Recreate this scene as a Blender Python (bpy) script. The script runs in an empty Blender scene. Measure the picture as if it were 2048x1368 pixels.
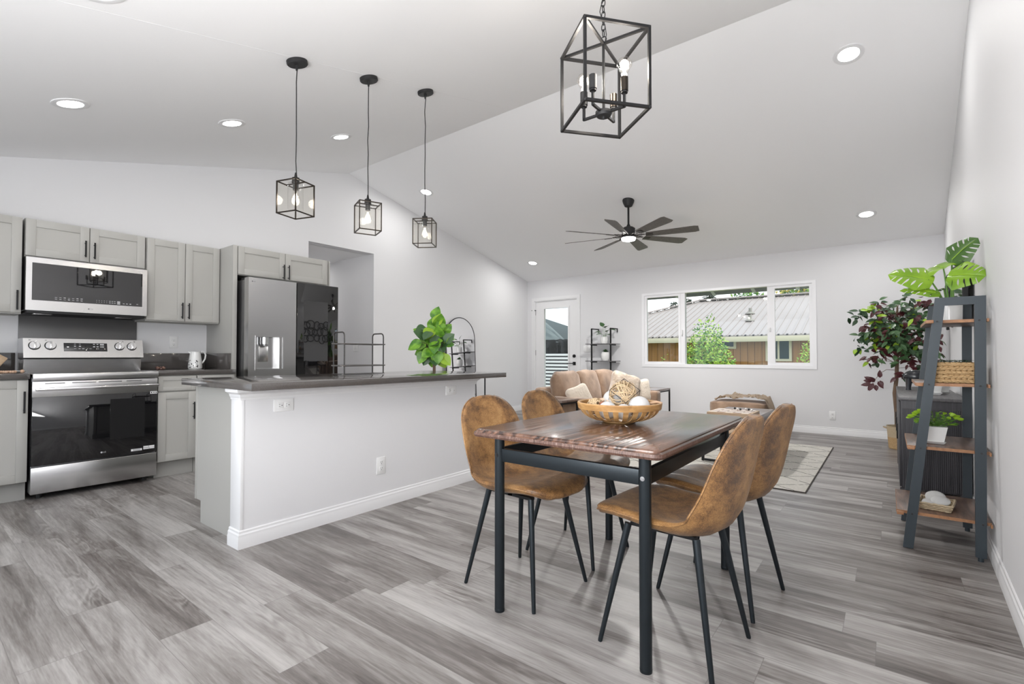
import bpy, bmesh, math, random
from mathutils import Vector, Matrix, Euler, noise
R = math.radians
rnd = random.Random(7)
scn = bpy.context.scene
col = scn.collection

# ------------------------------------------------------------------ camera, world, exposure
H = 1.045
cam_d = bpy.data.cameras.new('camera'); cam = bpy.data.objects.new('camera', cam_d); col.objects.link(cam)
cam.location = (0, 0, H); cam.rotation_euler = (R(91.1), 0, R(37.8))
cam_d.sensor_width = 36; cam_d.lens = 36 * 974 / 2048; cam_d.shift_y = 0.00405; cam_d.clip_start = 0.02; cam_d.clip_end = 300
scn.camera = cam
scn.view_settings.view_transform = 'Standard'; scn.view_settings.look = 'None'
scn.view_settings.gamma = 1; scn.view_settings.exposure = 0.2
try: scn.view_settings.use_curve_mapping = False
except Exception: pass
scn.cycles.use_denoising = True
scn.cycles.max_bounces = 10; scn.cycles.diffuse_bounces = 5; scn.cycles.glossy_bounces = 5
scn.cycles.transparent_max_bounces = 16; scn.cycles.transmission_bounces = 6
scn.cycles.caustics_reflective = False; scn.cycles.caustics_refractive = False
scn.cycles.sample_clamp_indirect = 4.0

world = bpy.data.worlds.new('sky'); scn.world = world; world.use_nodes = True
wn = world.node_tree.nodes; wl = world.node_tree.links
bg = wn['Background']; bg.inputs['Strength'].default_value = 1.6
tc = wn.new('ShaderNodeTexCoord'); mp = wn.new('ShaderNodeMapping'); mp.inputs['Scale'].default_value = (1, 1, 3.2)
nz = wn.new('ShaderNodeTexNoise'); nz.inputs['Scale'].default_value = 2.6; nz.inputs['Detail'].default_value = 5
rp = wn.new('ShaderNodeValToRGB')
rp.color_ramp.elements[0].position = .38; rp.color_ramp.elements[0].color = (.62, .78, .96, 1)
rp.color_ramp.elements[1].position = .56; rp.color_ramp.elements[1].color = (.97, .985, 1, 1)
wl.new(tc.outputs['Generated'], mp.inputs['Vector']); wl.new(mp.outputs[0], nz.inputs['Vector'])
wl.new(nz.outputs[0], rp.inputs[0]); wl.new(rp.outputs[0], bg.inputs['Color'])

def lamp(name, kind, loc, energy, rot=(0, 0, 0), color=(1, 1, 1), parent=None, **kw):
    d = bpy.data.lights.new(name, kind); d.energy = energy; d.color = color
    for k, v in kw.items(): setattr(d, k, v)
    o = bpy.data.objects.new(name, d); col.objects.link(o); o.location = loc; o.rotation_euler = rot
    if parent: o.parent = parent
    return o
def aim(d):  # euler for a lamp shining along d
    return Vector(d).to_track_quat('-Z', 'Y').to_euler()
lamp('sun', 'SUN', (8, 0, 12), 2.3, aim((-.78, .12, -.62)), (1, .96, .9), angle=R(1.5))
# added soft fill light behind the camera, shining through the near wall opening
lamp('rear_fill', 'AREA', (-2.2, -1.25, 1.15), 5, aim((0.1, 1, 0.1)), (.98, .99, 1), shape='RECTANGLE', size=4.0, size_y=1.9)
# the photographer's flash, bounced off the sloped ceiling from beside the camera
lamp('bounced_flash', 'AREA', (-.75, -.45, 1.15), 96, aim((-.10, .72, 1.0)), (1, .995, .99), shape='RECTANGLE', size=1.6, size_y=.8)
CAN_W, PEND_W, CHAND_W, FAN_W = (3.2, 6.5), 1.0, 5.5, 50.0

# ------------------------------------------------------------------ materials
def mat(name, color=(.8, .8, .8), rough=.5, metal=0., spec=None, emis=None, estr=0., coat=0., sheen=0., trans=0., aniso=0.):
    m = bpy.data.materials.new(name); m.use_nodes = True
    b = m.node_tree.nodes['Principled BSDF']
    b.inputs['Base Color'].default_value = (*color, 1); b.inputs['Roughness'].default_value = rough; b.inputs['Metallic'].default_value = metal
    if spec is not None: b.inputs['Specular IOR Level'].default_value = spec
    if emis: b.inputs['Emission Color'].default_value = (*emis, 1); b.inputs['Emission Strength'].default_value = estr
    b.inputs['Coat Weight'].default_value = coat; b.inputs['Coat Roughness'].default_value = .12 if rough > .1 else .01
    b.inputs['Sheen Weight'].default_value = sheen; b.inputs['Transmission Weight'].default_value = trans
    b.inputs['Anisotropic'].default_value = aniso
    return m
class N:
    """small node helper on a material"""
    def __init__(s, m): s.m = m; s.t = m.node_tree; s.b = s.t.nodes.get('Principled BSDF')
    def n(s, typ, **kw):
        x = s.t.nodes.new('ShaderNode' + typ)
        for k, v in kw.items(): setattr(x, k, v)
        return x
    def l(s, a, b): s.t.links.new(a, b)
    def val(s, inp, v):
        if hasattr(v, 'node'): s.l(v, inp)
        else: inp.default_value = v
    def math(s, op, a, b=0., c=0.):
        x = s.n('Math', operation=op); s.val(x.inputs[0], a); s.val(x.inputs[1], b)
        if op in ('MULTIPLY_ADD', 'SMOOTH_MIN', 'WRAP'): s.val(x.inputs[2], c)
        return x.outputs[0]
    def co(s, scale=(1, 1, 1), kind='Object'):
        t = s.n('TexCoord'); mp = s.n('Mapping'); mp.inputs['Scale'].default_value = scale
        s.l(t.outputs[kind], mp.inputs[0]); return mp.outputs[0]
    def noise(s, vec, scale=5., detail=4., rough=.5, dist=0.):
        x = s.n('TexNoise'); s.l(vec, x.inputs['Vector']); x.inputs['Scale'].default_value = scale
        x.inputs['Detail'].default_value = detail; x.inputs['Roughness'].default_value = rough; x.inputs['Distortion'].default_value = dist
        return x.outputs[0]
    def ramp(s, fac, stops):
        x = s.n('ValToRGB'); s.l(fac, x.inputs[0]); e = x.color_ramp.elements
        while len(e) < len(stops): e.new(.5)
        for i, (p, c) in enumerate(stops): e[i].position = p; e[i].color = (*c, 1) if len(c) == 3 else c
        return x.outputs[0]
    def mix(s, fac, a, b, mode='MIX'):
        x = s.n('Mix', data_type='RGBA', blend_type=mode); s.val(x.inputs[0], fac)
        for i, v in ((6, a), (7, b)):
            if hasattr(v, 'node'): s.l(v, x.inputs[i])
            else: x.inputs[i].default_value = (*v, 1)
        return x.outputs[2]
    def bump(s, h, strength=.2, dist=.01):
        x = s.n('Bump'); x.inputs['Strength'].default_value = strength; x.inputs['Distance'].default_value = dist
        s.l(h, x.inputs['Height']); s.l(x.outputs[0], s.b.inputs['Normal'])
    def color(s, c): s.l(c, s.b.inputs['Base Color'])
    def rough(s, c): s.l(c, s.b.inputs['Roughness'])

def thin_glass(name, tint=(1, 1, 1), f0=.045, haze=0.):
    m = bpy.data.materials.new(name); m.use_nodes = True; t = m.node_tree; t.nodes.clear()
    o = t.nodes.new('ShaderNodeOutputMaterial'); mx = t.nodes.new('ShaderNodeMixShader'); tr = t.nodes.new('ShaderNodeBsdfTransparent')
    gl = t.nodes.new('ShaderNodeBsdfGlossy'); lw = t.nodes.new('ShaderNodeLayerWeight'); lw.inputs['Blend'].default_value = .5
    pw = t.nodes.new('ShaderNodeMath'); pw.operation = 'POWER'; pw.inputs[1].default_value = 4.; ma = t.nodes.new('ShaderNodeMath'); ma.operation = 'MULTIPLY_ADD'; ma.inputs[1].default_value = .55; ma.inputs[2].default_value = f0
    tr.inputs[0].default_value = (*tint, 1); gl.inputs['Roughness'].default_value = .02 + haze
    t.links.new(lw.outputs['Facing'], pw.inputs[0]); t.links.new(pw.outputs[0], ma.inputs[0]); t.links.new(ma.outputs[0], mx.inputs[0])
    t.links.new(tr.outputs[0], mx.inputs[1]); t.links.new(gl.outputs[0], mx.inputs[2]); t.links.new(mx.outputs[0], o.inputs[0])
    return m
def emit(name, color, s):
    m = mat(name, (.9, .9, .9), .5, emis=color, estr=s); return m

WALL = mat('wall_paint', (.74, .74, .755), .6); n = N(WALL); n.bump(n.noise(n.co((1, 1, 1)), 160, 3), .06, .002)
CEIL = mat('ceiling_paint', (.93, .93, .94), .8); n = N(CEIL); n.bump(n.noise(n.co(), 120, 3), .08, .002)
TRIM = mat('trim_white', (.80, .80, .81), .4)
VINYL = mat('vinyl_white', (.86, .86, .88), .35)
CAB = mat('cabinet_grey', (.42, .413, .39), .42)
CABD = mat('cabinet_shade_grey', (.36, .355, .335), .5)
BLACK = mat('black_metal', (.018, .018, .019), .42, .6)
BLACKM = mat('black_matte', (.012, .012, .013), .6)
def steel(name, c=.56, rough=.27, along='h'):
    m = mat(name, (c, c, c * 1.005), rough, 1.0); n = N(m)
    v = n.co((1.2, 1.2, 420) if along == 'h' else (420, 420, 1.2)); s = n.noise(v, 1., 2, .5)
    n.rough(n.math('MULTIPLY_ADD', s, .03, rough - .015)); return m
STEEL = steel('brushed_steel', .60, .24, 'h'); STEELV = steel('brushed_steel_vertical', .55, .25, 'v'); STEELD = mat('dark_steel', (.22, .22, .225), .35, .9)
CHROME = mat('polished_steel', (.72, .72, .73), .12, 1.)
GLASSB = mat('black_glass', (.004, .004, .005), .03, 0, spec=.8)
GLASSG = mat('dark_grey_glass', (.006, .006, .007), .02, 0)
GLASSP = mat('dark_grey_glass_panel', (.018, .018, .019), .01, 0); GLASSV = mat('oven_view_glass', (.009, .009, .010), .03, 0, spec=.8); GLASSW = mat('microwave_view_glass', (.009, .009, .010), .02, 0)
for m_ in (GLASSP, GLASSG, GLASSW): m_.node_tree.nodes['Principled BSDF'].inputs['IOR'].default_value = 1.85
PRINT = mat('printed_grey', (.45, .45, .46), .5); PRINTW = mat('printed_white', (.8, .8, .8), .5)
QUARTZ = mat('taupe_quartz', (.145, .128, .12), .1, spec=.55, coat=.2); n = N(QUARTZ)
n.color(n.ramp(n.noise(n.co(), 300, 2), [(.35, (.070, .063, .059)), (.7, (.098, .089, .084))]))
SLAB = mat('charcoal_panel', (.105, .103, .103), .3)
CERAM = mat('white_ceramic', (.82, .82, .81), .18, coat=.4)
WHITEP = mat('white_plastic', (.82, .82, .82), .35)
DARKHOLE = mat('dark_slot', (.03, .03, .03), .6)

# plank floor
FLOOR = mat('grey_oak_planks', (.3, .29, .28), .4, spec=.45); n = N(FLOOR)
t = n.n('TexCoord'); sx = n.n('SeparateXYZ'); n.l(t.outputs['Object'], sx.inputs[0]); X, Y = sx.outputs[0], sx.outputs[1]
yr = n.math('DIVIDE', n.math('SUBTRACT', Y, 1.347), .178); row = n.math('FLOOR', yr)
w1 = n.n('TexWhiteNoise', noise_dimensions='1D'); n.l(row, w1.inputs['W'])
xr = n.math('ADD', n.math('DIVIDE', X, 1.22), n.math('MULTIPLY', w1.outputs[0], 9.37)); cl = n.math('FLOOR', xr)
cv = n.n('CombineXYZ'); n.l(row, cv.inputs[0]); n.l(cl, cv.inputs[1])
w2 = n.n('TexWhiteNoise', noise_dimensions='3D'); n.l(cv.outputs[0], w2.inputs['Vector']); pid = w2.outputs[0]
gz = n.math('MULTIPLY', pid, 60.)
def gv(sx_, sy_):
    c = n.n('CombineXYZ'); n.l(n.math('MULTIPLY', X, sx_), c.inputs[0]); n.l(n.math('MULTIPLY', Y, sy_), c.inputs[1]); n.l(gz, c.inputs[2]); return c.outputs[0]
g1 = n.noise(gv(2.2, 55), 1., 6, .62, .3); g2 = n.noise(gv(1.1, 7.), 1., 3, .5, .6); g3 = n.noise(gv(14, 150), 1., 2, .6)
rings = n.math('SINE', n.math('MULTIPLY', g2, 85.)); rmask = n.ramp(n.noise(gv(.8, 5.5), 1., 2, .5), [(.50, (0, 0, 0)), (.66, (1, 1, 1))])
tone = n.math('MULTIPLY_ADD', pid, .30, .30)
tone = n.math('ADD', tone, n.math('MULTIPLY', n.math('SUBTRACT', g1, .5), .75))
tone = n.math('ADD', tone, n.math('MULTIPLY', n.math('SUBTRACT', g2, .5), 1.25))
tone = n.math('ADD', tone, n.math('MULTIPLY', n.math('SUBTRACT', g3, .5), .35))
tone = n.math('ADD', tone, n.math('MULTIPLY', n.math('MULTIPLY', rings, rmask), .085))
wood = n.ramp(tone, [(.0, (.075, .064, .059)), (.28, (.165, .148, .139)), (.5, (.275, .257, .245)), (.72, (.385, .367, .353)), (1., (.48, .462, .446))])
kn = n.n('TexVoronoi'); n.l(gv(1.6, 9.), kn.inputs['Vector']); kn.inputs['Scale'].default_value = 1.
kmask = n.ramp(kn.outputs['Distance'], [(.02, (1, 1, 1)), (.10, (0, 0, 0))])
wood = n.mix(n.math('MULTIPLY', kmask, .55), wood, (.07, .06, .055))
fy = n.math('ABSOLUTE', n.math('SUBTRACT', n.math('FRACT', yr), .5)); fx = n.math('ABSOLUTE', n.math('SUBTRACT', n.math('FRACT', xr), .5))
edge = n.math('MAXIMUM', n.math('GREATER_THAN', fy, .4925), n.math('GREATER_THAN', fx, .4988))
wood = n.mix(n.math('MULTIPLY', edge, .45), wood, (.12, .11, .105)); n.color(wood)
n.rough(n.math('MULTIPLY_ADD', g1, .18, .30)); n.bump(n.math('SUBTRACT', g3, n.math('MULTIPLY', edge, 1.5)), .12, .002)

def woodmat(name, stops, scale=(3, 40, 40), rough=.35, coat=.0, bump=.2, ring=0.):
    m = mat(name, stops[0][1], rough, coat=coat); n = N(m)
    v = n.co(scale); g = n.noise(v, 1., 6, .6, .8)
    if ring:
        g = n.math('ADD', g, n.math('MULTIPLY', n.math('SINE', n.math('MULTIPLY', n.noise(n.co(tuple(k * .12 for k in scale)), 1., 2, .5, .4), 90.)), ring))
    n.color(n.ramp(g, stops)); n.bump(g, bump, .002); return m
TABLEW = woodmat('dark_stained_wood', [(.2, (.020, .010, .007)), (.45, (.075, .036, .023)), (.8, (.19, .10, .066))], (44, 3, 44), .27, .2, .8, .2)
TABLEE = woodmat('worn_wood_edge', [(.3, (.050, .024, .017)), (.56, (.13, .068, .050)), (.80, (.36, .28, .245))], (200, 200, 16), .45, 0, .3)
RUSTW = woodmat('rustic_shelf_wood', [(.25, (.05, .032, .026)), (.5, (.13, .08, .06)), (.75, (.26, .16, .11))], (30, 4, 30), .38, 0, .15)
RUSTE = woodmat('orange_wood_edge', [(.3, (.22, .10, .045)), (.7, (.42, .21, .10))], (20, 3, 20), .5)
DARKW = woodmat('charcoal_wood', [(.3, (.028, .027, .032)), (.6, (.055, .053, .06)), (.85, (.10, .098, .105))], (60, 60, 2.5), .5, 0, .25)
DARKT = woodmat('charcoal_wood_top', [(.3, (.075, .072, .076)), (.7, (.15, .145, .15))], (60, 4, 60), .4)
BROWNW = woodmat('grey_brown_wood', [(.3, (.10, .065, .05)), (.7, (.21, .155, .13))], (4, 40, 40), .3, .3)
LIGHTW = woodmat('light_wood', [(.3, (.42, .29, .18)), (.7, (.58, .43, .29))], (5, 40, 40), .5)
BOWLW = woodmat('honey_split_wood', [(.25, (.25, .125, .045)), (.5, (.43, .24, .09)), (.8, (.60, .38, .17))], (12, 12, 40), .42)
GLADER = mat('slate_blue_metal', (.032, .043, .052), .45, .2)
TBLM = mat('gunmetal', (.022, .028, .033), .36, .6)

SUEDE = mat('tan_suede', (.3, .16, .06), .5, sheen=.05); n = N(SUEDE)
v = n.co(); a = n.noise(v, 6, 5, .65, .5); b = n.noise(v, 26, 5, .75, .2); f = n.noise(v, 260, 2, .6)
c = n.math('ADD', n.math('MULTIPLY', a, .46), n.math('ADD', n.math('MULTIPLY', b, .34), n.math('MULTIPLY', f, .25)))
n.color(n.ramp(c, [(.41, (.075, .038, .018)), (.48, (.17, .085, .033)), (.555, (.30, .155, .055)), (.66, (.44, .26, .11))]))
n.rough(n.math('MULTIPLY_ADD', a, .35, .28)); n.bump(b, .12, .003)
TANF = mat('tan_faux_suede', (.31, .20, .13), .75, sheen=.35); n = N(TANF)
n.color(n.ramp(n.noise(n.co(), 7, 4), [(.35, (.215, .135, .085)), (.65, (.36, .24, .16))])); n.bump(n.noise(n.co(), 9, 4), .35, .02)
CREAMF = mat('cream_plush', (.68, .60, .50), .9, sheen=.5); n = N(CREAMF); n.bump(n.noise(n.co(), 45, 4), .6, .012)
BEIGEF = mat('beige_plush', (.52, .41, .31), .9, sheen=.5); n = N(BEIGEF); n.bump(n.noise(n.co(), 40, 4), .6, .012)
n.color(n.ramp(n.noise(n.co(), 14, 5), [(.3, (.38, .29, .21)), (.7, (.62, .53, .44))]))
BEIGEB = mat('pale_beige_throw', (.56, .45, .34), .9, sheen=.3); n = N(BEIGEB); n.bump(n.noise(n.co(), 50, 4), .5, .01)
RUG = mat('cream_rug', (.6, .56, .5), .95); n = N(RUG)
t = n.n('TexCoord'); sx = n.n('SeparateXYZ'); n.l(t.outputs['Object'], sx.inputs[0]); wob = n.noise(n.co(), 5, 3)
wob2 = n.math('MULTIPLY', n.math('SUBTRACT', wob, .5), .16)
ax = n.math('DIVIDE', sx.outputs[0], .50); ay = n.math('DIVIDE', sx.outputs[1], .34)
def line(u):
    return n.math('LESS_THAN', n.math('ABSOLUTE', n.math('SUBTRACT', n.math('FRACT', n.math('ADD', u, wob2)), .5)), .018)
ln = n.math('MAXIMUM', line(n.math('ADD', ax, ay)), line(n.math('SUBTRACT', ax, ay)))
ln = n.math('MULTIPLY', ln, n.math('GREATER_THAN', n.noise(n.co(), 30, 3), .40))
n.color(n.mix(n.math('MULTIPLY', ln, .9), n.ramp(n.noise(n.co(), 90, 3), [(.3, (.74, .72, .67)), (.7, (.90, .88, .84))]), (.06, .05, .045)))
n.bump(n.noise(n.co(), 150, 3), .15, .003)
def wicker(name, c0, c1, sc=90, vert=(1, 1, 2.2)):
    m = mat(name, c0, .65); n = N(m); w = n.n('TexWave', wave_type='BANDS', bands_direction='Z'); n.l(n.co(vert), w.inputs[0])
    w.inputs['Scale'].default_value = sc; w.inputs['Distortion'].default_value = 6; w.inputs['Detail'].default_value = 3; w.inputs['Detail Scale'].default_value = 2
    n.color(n.ramp(w.outputs[1], [(.1, c0), (.8, c1)])); n.bump(w.outputs[1], .5, .004); return m
WICK = wicker('woven_straw', (.34, .20, .085), (.62, .43, .22), 22)
WICKT = wicker('pale_straw', (.42, .33, .21), (.58, .47, .32), 22)
TWIG = mat('pale_rattan', (.56, .42, .26), .6)
STONE = mat('pale_stone', (.58, .58, .57), .7); n = N(STONE); n.bump(n.noise(n.co(), 60, 3), .15, .004)
BALLW = mat('white_plaster', (.52, .52, .52), .75); n = N(BALLW); n.bump(n.noise(n.co(), 70, 4), .5, .004)
LEAFG = mat('fresh_green_leaf', (.10, .28, .025), .4); n = N(LEAFG); n.color(n.ramp(n.noise(n.co(), 14, 2), [(.35, (.055, .19, .02)), (.65, (.22, .46, .04))]))
LEAFL = mat('lime_leaf', (.28, .46, .03), .42)
LEAFD = mat('dark_green_leaf', (.028, .066, .028), .42); LEAFM = mat('mid_green_leaf', (.055, .125, .045), .4)
LEAFR = mat('burgundy_leaf', (.075, .014, .018), .42)
MONS = mat('monstera_leaf', (.17, .33, .012), .32); n = N(MONS); n.color(n.ramp(n.noise(n.co(), 7, 3), [(.3, (.11, .24, .008)), (.7, (.26, .44, .02))]))
MONSD = mat('monstera_dark_leaf', (.05, .12, .02), .28)
STEM = mat('green_stem', (.09, .20, .03), .45); BARK = mat('bark', (.16, .105, .07), .8); n = N(BARK); n.bump(n.noise(n.co((1, 1, 6)), 30, 4), .6, .006)
SOIL = mat('moss', (.03, .035, .015), .95)
GLASS = thin_glass('window_glass', (.97, .985, .98), .03); LGLASS = thin_glass('clear_lamp_glass', (.98, .98, .98), .04); WGLASS = thin_glass('warm_lamp_glass', (.965, .955, .925), .02, .04)
BULB = thin_glass('bulb_glass', (1, .99, .97), .03)
FIL = emit('glowing_filament', (1, .88, .70), 45.); FILC = emit('glowing_filament_cool', (.95, .96, 1), 45.)
LENS = emit('lit_lens', (1, .985, .96), 14.); FANL = emit('lit_fan_lens', (1, .98, .95), 8.)
BRONZE = mat('dark_bronze', (.035, .028, .022), .34, .8)
MIRROR = mat('mirror_silver', (.88, .88, .89), .01, 1.0)
TAUPEB = woodmat('fan_blade_dark', [(.3, (.085, .076, .068)), (.7, (.14, .125, .112))], (30, 30, 3), .5)

# ------------------------------------------------------------------ mesh builder
def wm(o):
    m = Matrix.Identity(4)
    while o is not None:
        m = (Matrix.Translation(o.location) @ o.rotation_euler.to_matrix().to_4x4()) @ m
        o = o.parent
    return m
class MB:
    def __init__(s): s.bm = bmesh.new()
    def _fin(s, geom_faces, m):
        for f in geom_faces: f.material_index = m
    def box(s, x0, x1, y0, y1, z0, z1, b=0., m=0, seg=2):
        return s.obox(((x0 + x1) / 2, (y0 + y1) / 2, (z0 + z1) / 2), (abs(x1 - x0), abs(y1 - y0), abs(z1 - z0)), None, b, m, seg)
    def obox(s, c, size, rot=None, b=0., m=0, seg=2):
        M = Matrix.Translation(c) @ (rot.to_4x4() if rot else Matrix.Identity(4)) @ Matrix.Diagonal((*size, 1))
        g = bmesh.ops.create_cube(s.bm, size=1.0, matrix=M); vs = g['verts']
        fs = set(f for v in vs for f in v.link_faces); s._fin(fs, m)
        if b > 0:
            es = list(set(e for v in vs for e in v.link_edges))
            r = bmesh.ops.bevel(s.bm, geom=es, offset=min(b, min(size) * .49), segments=seg, affect='EDGES', profile=.5); s._fin(r['faces'], m)
        return s
    def bar(s, p0, p1, w, h=None, m=0, b=0., up=(0, 0, 1)):
        p0 = Vector(p0); p1 = Vector(p1); d = p1 - p0; h = h or w
        z = d.normalized(); u = Vector(up)
        if abs(z.dot(u)) > .98: u = Vector((1, 0, 0))
        x = u.cross(z).normalized(); y = z.cross(x)
        rot = Matrix((x, y, z)).transposed()
        return s.obox((p0 + p1) / 2, (w, h, d.length), rot, b, m, 1)
    def ring(s, pts):
        return [s.bm.verts.new(p) for p in pts]
    def skin(s, rings, closed=True, caps=True, m=0, loop=False):
        k = len(rings[0]); fs = []
        rr = list(zip(rings, rings[1:])) + ([(rings[-1], rings[0])] if loop else [])
        for a, b in rr:
            for i in range(k if closed else k - 1):
                j = (i + 1) % k
                try: fs.append(s.bm.faces.new((a[i], a[j], b[j], b[i])))
                except ValueError: pass
        if caps and not loop:
            try:
                fs.append(s.bm.faces.new(list(reversed(rings[0])))); fs.append(s.bm.faces.new(rings[-1]))
            except ValueError: pass
        s._fin(fs, m); return s
    def frame(s, ax, u0, u1, v0, v1, t0, t1, w, b=0., m=0, wt=None, wb=None):
        """rectangular frame without overlapping corners; ax: normal axis, u horizontal, v = z"""
        wt = w if wt is None else wt; wb = w if wb is None else wb
        for a, c, d, e in ((u0, u0 + w, v0, v1), (u1 - w, u1, v0, v1), (u0 + w, u1 - w, v1 - wt, v1), (u0 + w, u1 - w, v0, v0 + wb)):
            if ax == 'y': s.box(a, c, t0, t1, d, e, b, m)
            else: s.box(t0, t1, a, c, d, e, b, m)
        return s
    def cyl(s, p0, p1, r0, r1=None, n=16, m=0, caps=True):
        return s.tube([p0, p1], [r0, r0 if r1 is None else r1], n, m, caps)
    def tube(s, pts, r, n=8, m=0, caps=True, loop=False):
        P = [Vector(p) for p in pts]; k = len(P); rs = r if isinstance(r, (list, tuple)) else [r] * k
        rings = []; prev = None
        for i, p in enumerate(P):
            if loop: d = P[(i + 1) % k] - P[i - 1]
            else: d = (P[min(i + 1, k - 1)] - P[max(i - 1, 0)])
            d.normalize()
            if prev is None:
                u = Vector((0, 0, 1)) if abs(d.z) < .9 else Vector((1, 0, 0)); x = u.cross(d).normalized()
            else:
                x = (prev - d * prev.dot(d))
                x = x.normalized() if x.length > 1e-6 else d.orthogonal().normalized()
            prev = x; y = d.cross(x)
            rings.append(s.ring([p + (x * math.cos(a) + y * math.sin(a)) * rs[i] for a in [2 * math.pi * q / n for q in range(n)]]))
        return s.skin(rings, True, caps, m, loop)
    def lathe(s, prof, loc=(0, 0, 0), n=32, m=0, caps=True, rot=None, sx=1., sy=1.):
        L = Vector(loc); rings = []
        for r, z in prof:
            pts = []
            for q in range(n):
                a = 2 * math.pi * q / n; v = Vector((max(r, 1e-4) * math.cos(a) * sx, max(r, 1e-4) * math.sin(a) * sy, z))
                if rot: v = rot @ v
                pts.append(L + v)
            rings.append(s.ring(pts))
        return s.skin(rings, True, caps, m)
    def ball(s, c, r, m=0, n=20, sc=(1, 1, 1), rot=None):
        k = max(6, n // 2); prof = [(r * math.sin(math.pi * i / k), -r * math.cos(math.pi * i / k)) for i in range(k + 1)]
        C = Vector(c); rings = []
        for rr, z in prof:
            pts = []
            for q in range(n):
                a = 2 * math.pi * q / n; v = Vector((max(rr, 1e-4) * math.cos(a) * sc[0], max(rr, 1e-4) * math.sin(a) * sc[1], z * sc[2]))
                pts.append(C + (rot @ v if rot else v))
            rings.append(s.ring(pts))
        return s.skin(rings, True, True, m)
    def prism(s, poly, axis, a, b, m=0):
        """poly: 2d points in the plane of the other two axes, in xyz order"""
        def P(u, v, w): return {'x': (w, u, v), 'y': (u, w, v), 'z': (u, v, w)}[axis]
        r0 = s.ring([P(u, v, a) for u, v in poly]); r1 = s.ring([P(u, v, b) for u, v in poly])
        return s.skin([r0, r1], True, True, m)
    def poly(s, pts, m=0):
        f = s.bm.faces.new([s.bm.verts.new(p) for p in pts]); f.material_index = m; return s
    def grid(s, fn, nu, nv, m=0, thick=0.):
        V = [[s.bm.verts.new(fn(i / nu, j / nv)) for j in range(nv + 1)] for i in range(nu + 1)]
        fs = [s.bm.faces.new((V[i][j], V[i + 1][j], V[i + 1][j + 1], V[i][j + 1])) for i in range(nu) for j in range(nv)]
        s._fin(fs, m)
        if thick: r = bmesh.ops.solidify(s.bm, geom=fs, thickness=thick); s._fin([g for g in r['geom'] if isinstance(g, bmesh.types.BMFace)], m)
        return s
    def cushion(s, c, size, rot=None, e=.35, wr=.0, m=0, n=28, seed=0, pin=0.):
        """puffy box: superellipsoid with soft creases; thin axis is local x"""
        C = Vector(c); k = n // 2; rings = []
        def sg(v, p): return math.copysign(abs(v) ** p, v)
        for i in range(k + 1):
            ph = -math.pi / 2 + math.pi * i / k; ring = []
            for q in range(n):
                th = 2 * math.pi * q / n
                z = sg(math.sin(ph), e); rr = max(abs(math.cos(ph)), 1e-4) ** e; y = sg(math.cos(th), e) * rr; x = sg(math.sin(th), .8) * max(abs(math.cos(ph)), 1e-4) ** .8
                if pin:
                    k2 = 1 - pin * (1 - abs(y) ** 2) * abs(z) ** 3; k3 = 1 - pin * (1 - abs(z) ** 2) * abs(y) ** 3; z *= k2; y *= k3
                v = Vector((x * size[0] / 2, y * size[1] / 2, z * size[2] / 2))
                if wr:
                    nn = noise.noise(Vector((y * 2.1 + seed, z * 2.1, x * 1.3 + seed * 3))) + .5 * noise.noise(Vector((y * 5 + seed, z * 5, x)))
                    v *= 1 + wr * nn
                if rot: v = rot @ v
                ring.append(C + v)
            rings.append(s.ring(ring))
        return s.skin(rings, True, True, m)
    def leaf(s, base, d, nrm, L, W, m=0, fold=.25, droop=.3, k=6, tip=1.):
        base = Vector(base); d = Vector(d).normalized(); nrm = Vector(nrm); nrm = (nrm - d * nrm.dot(d))
        if nrm.length < 1e-4: nrm = d.orthogonal()
        nrm.normalize(); sd = d.cross(nrm); rows = []
        for i in range(k + 1):
            u = i / k; w = W / 2 * (math.sin(math.pi * u ** .75) ** .8 if 0 < u < 1 else 0.02)
            p = base + d * (L * u) - nrm * (droop * L * u * u); up = nrm * fold * w
            rows.append([s.bm.verts.new(p + sd * w + up), s.bm.verts.new(p), s.bm.verts.new(p - sd * w + up)])
        fs = []
        for a, b in zip(rows, rows[1:]):
            for j in (0, 1): fs.append(s.bm.faces.new((a[j], a[j + 1], b[j + 1], b[j])))
        s._fin(fs, m); return s
    def xf(s, M): bmesh.ops.transform(s.bm, matrix=M, verts=s.bm.verts); return s
    def build(s, name, mats, parent=None, world=True, sharp=29.5, kind=None, label=None, cat=None, group=None):
        bmesh.ops.recalc_face_normals(s.bm, faces=s.bm.faces)
        me = bpy.data.meshes.new(name); s.bm.to_mesh(me); s.bm.free()
        for mm in (mats if isinstance(mats, (list, tuple)) else [mats]): me.materials.append(mm)
        if world and parent is not None: me.transform(wm(parent).inverted())
        if sharp:
            for p in me.polygons: p.use_smooth = True
            me.set_sharp_from_angle(angle=R(sharp))
        o = bpy.data.objects.new(name, me); col.objects.link(o)
        if parent is not None: o.parent = parent
        tag(o, label, cat, group, kind); return o
def tag(o, label=None, cat=None, group=None, kind=None):
    if label: o['label'] = label
    if cat: o['category'] = cat
    if group: o['group'] = group
    if kind: o['kind'] = kind
    return o
def thing(name, label, cat, loc=(0, 0, 0), rz=0., group=None, kind=None):
    o = bpy.data.objects.new(name, None); col.objects.link(o); o.location = loc; o.rotation_euler = (0, 0, rz); o.empty_display_size = .1
    return tag(o, label, cat, group, kind)
def struct(mb, name, m, parent=None, **k): return mb.build(name, m, parent, sharp=k.pop('sharp', 0), kind=None if parent else 'structure', **k)
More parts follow.
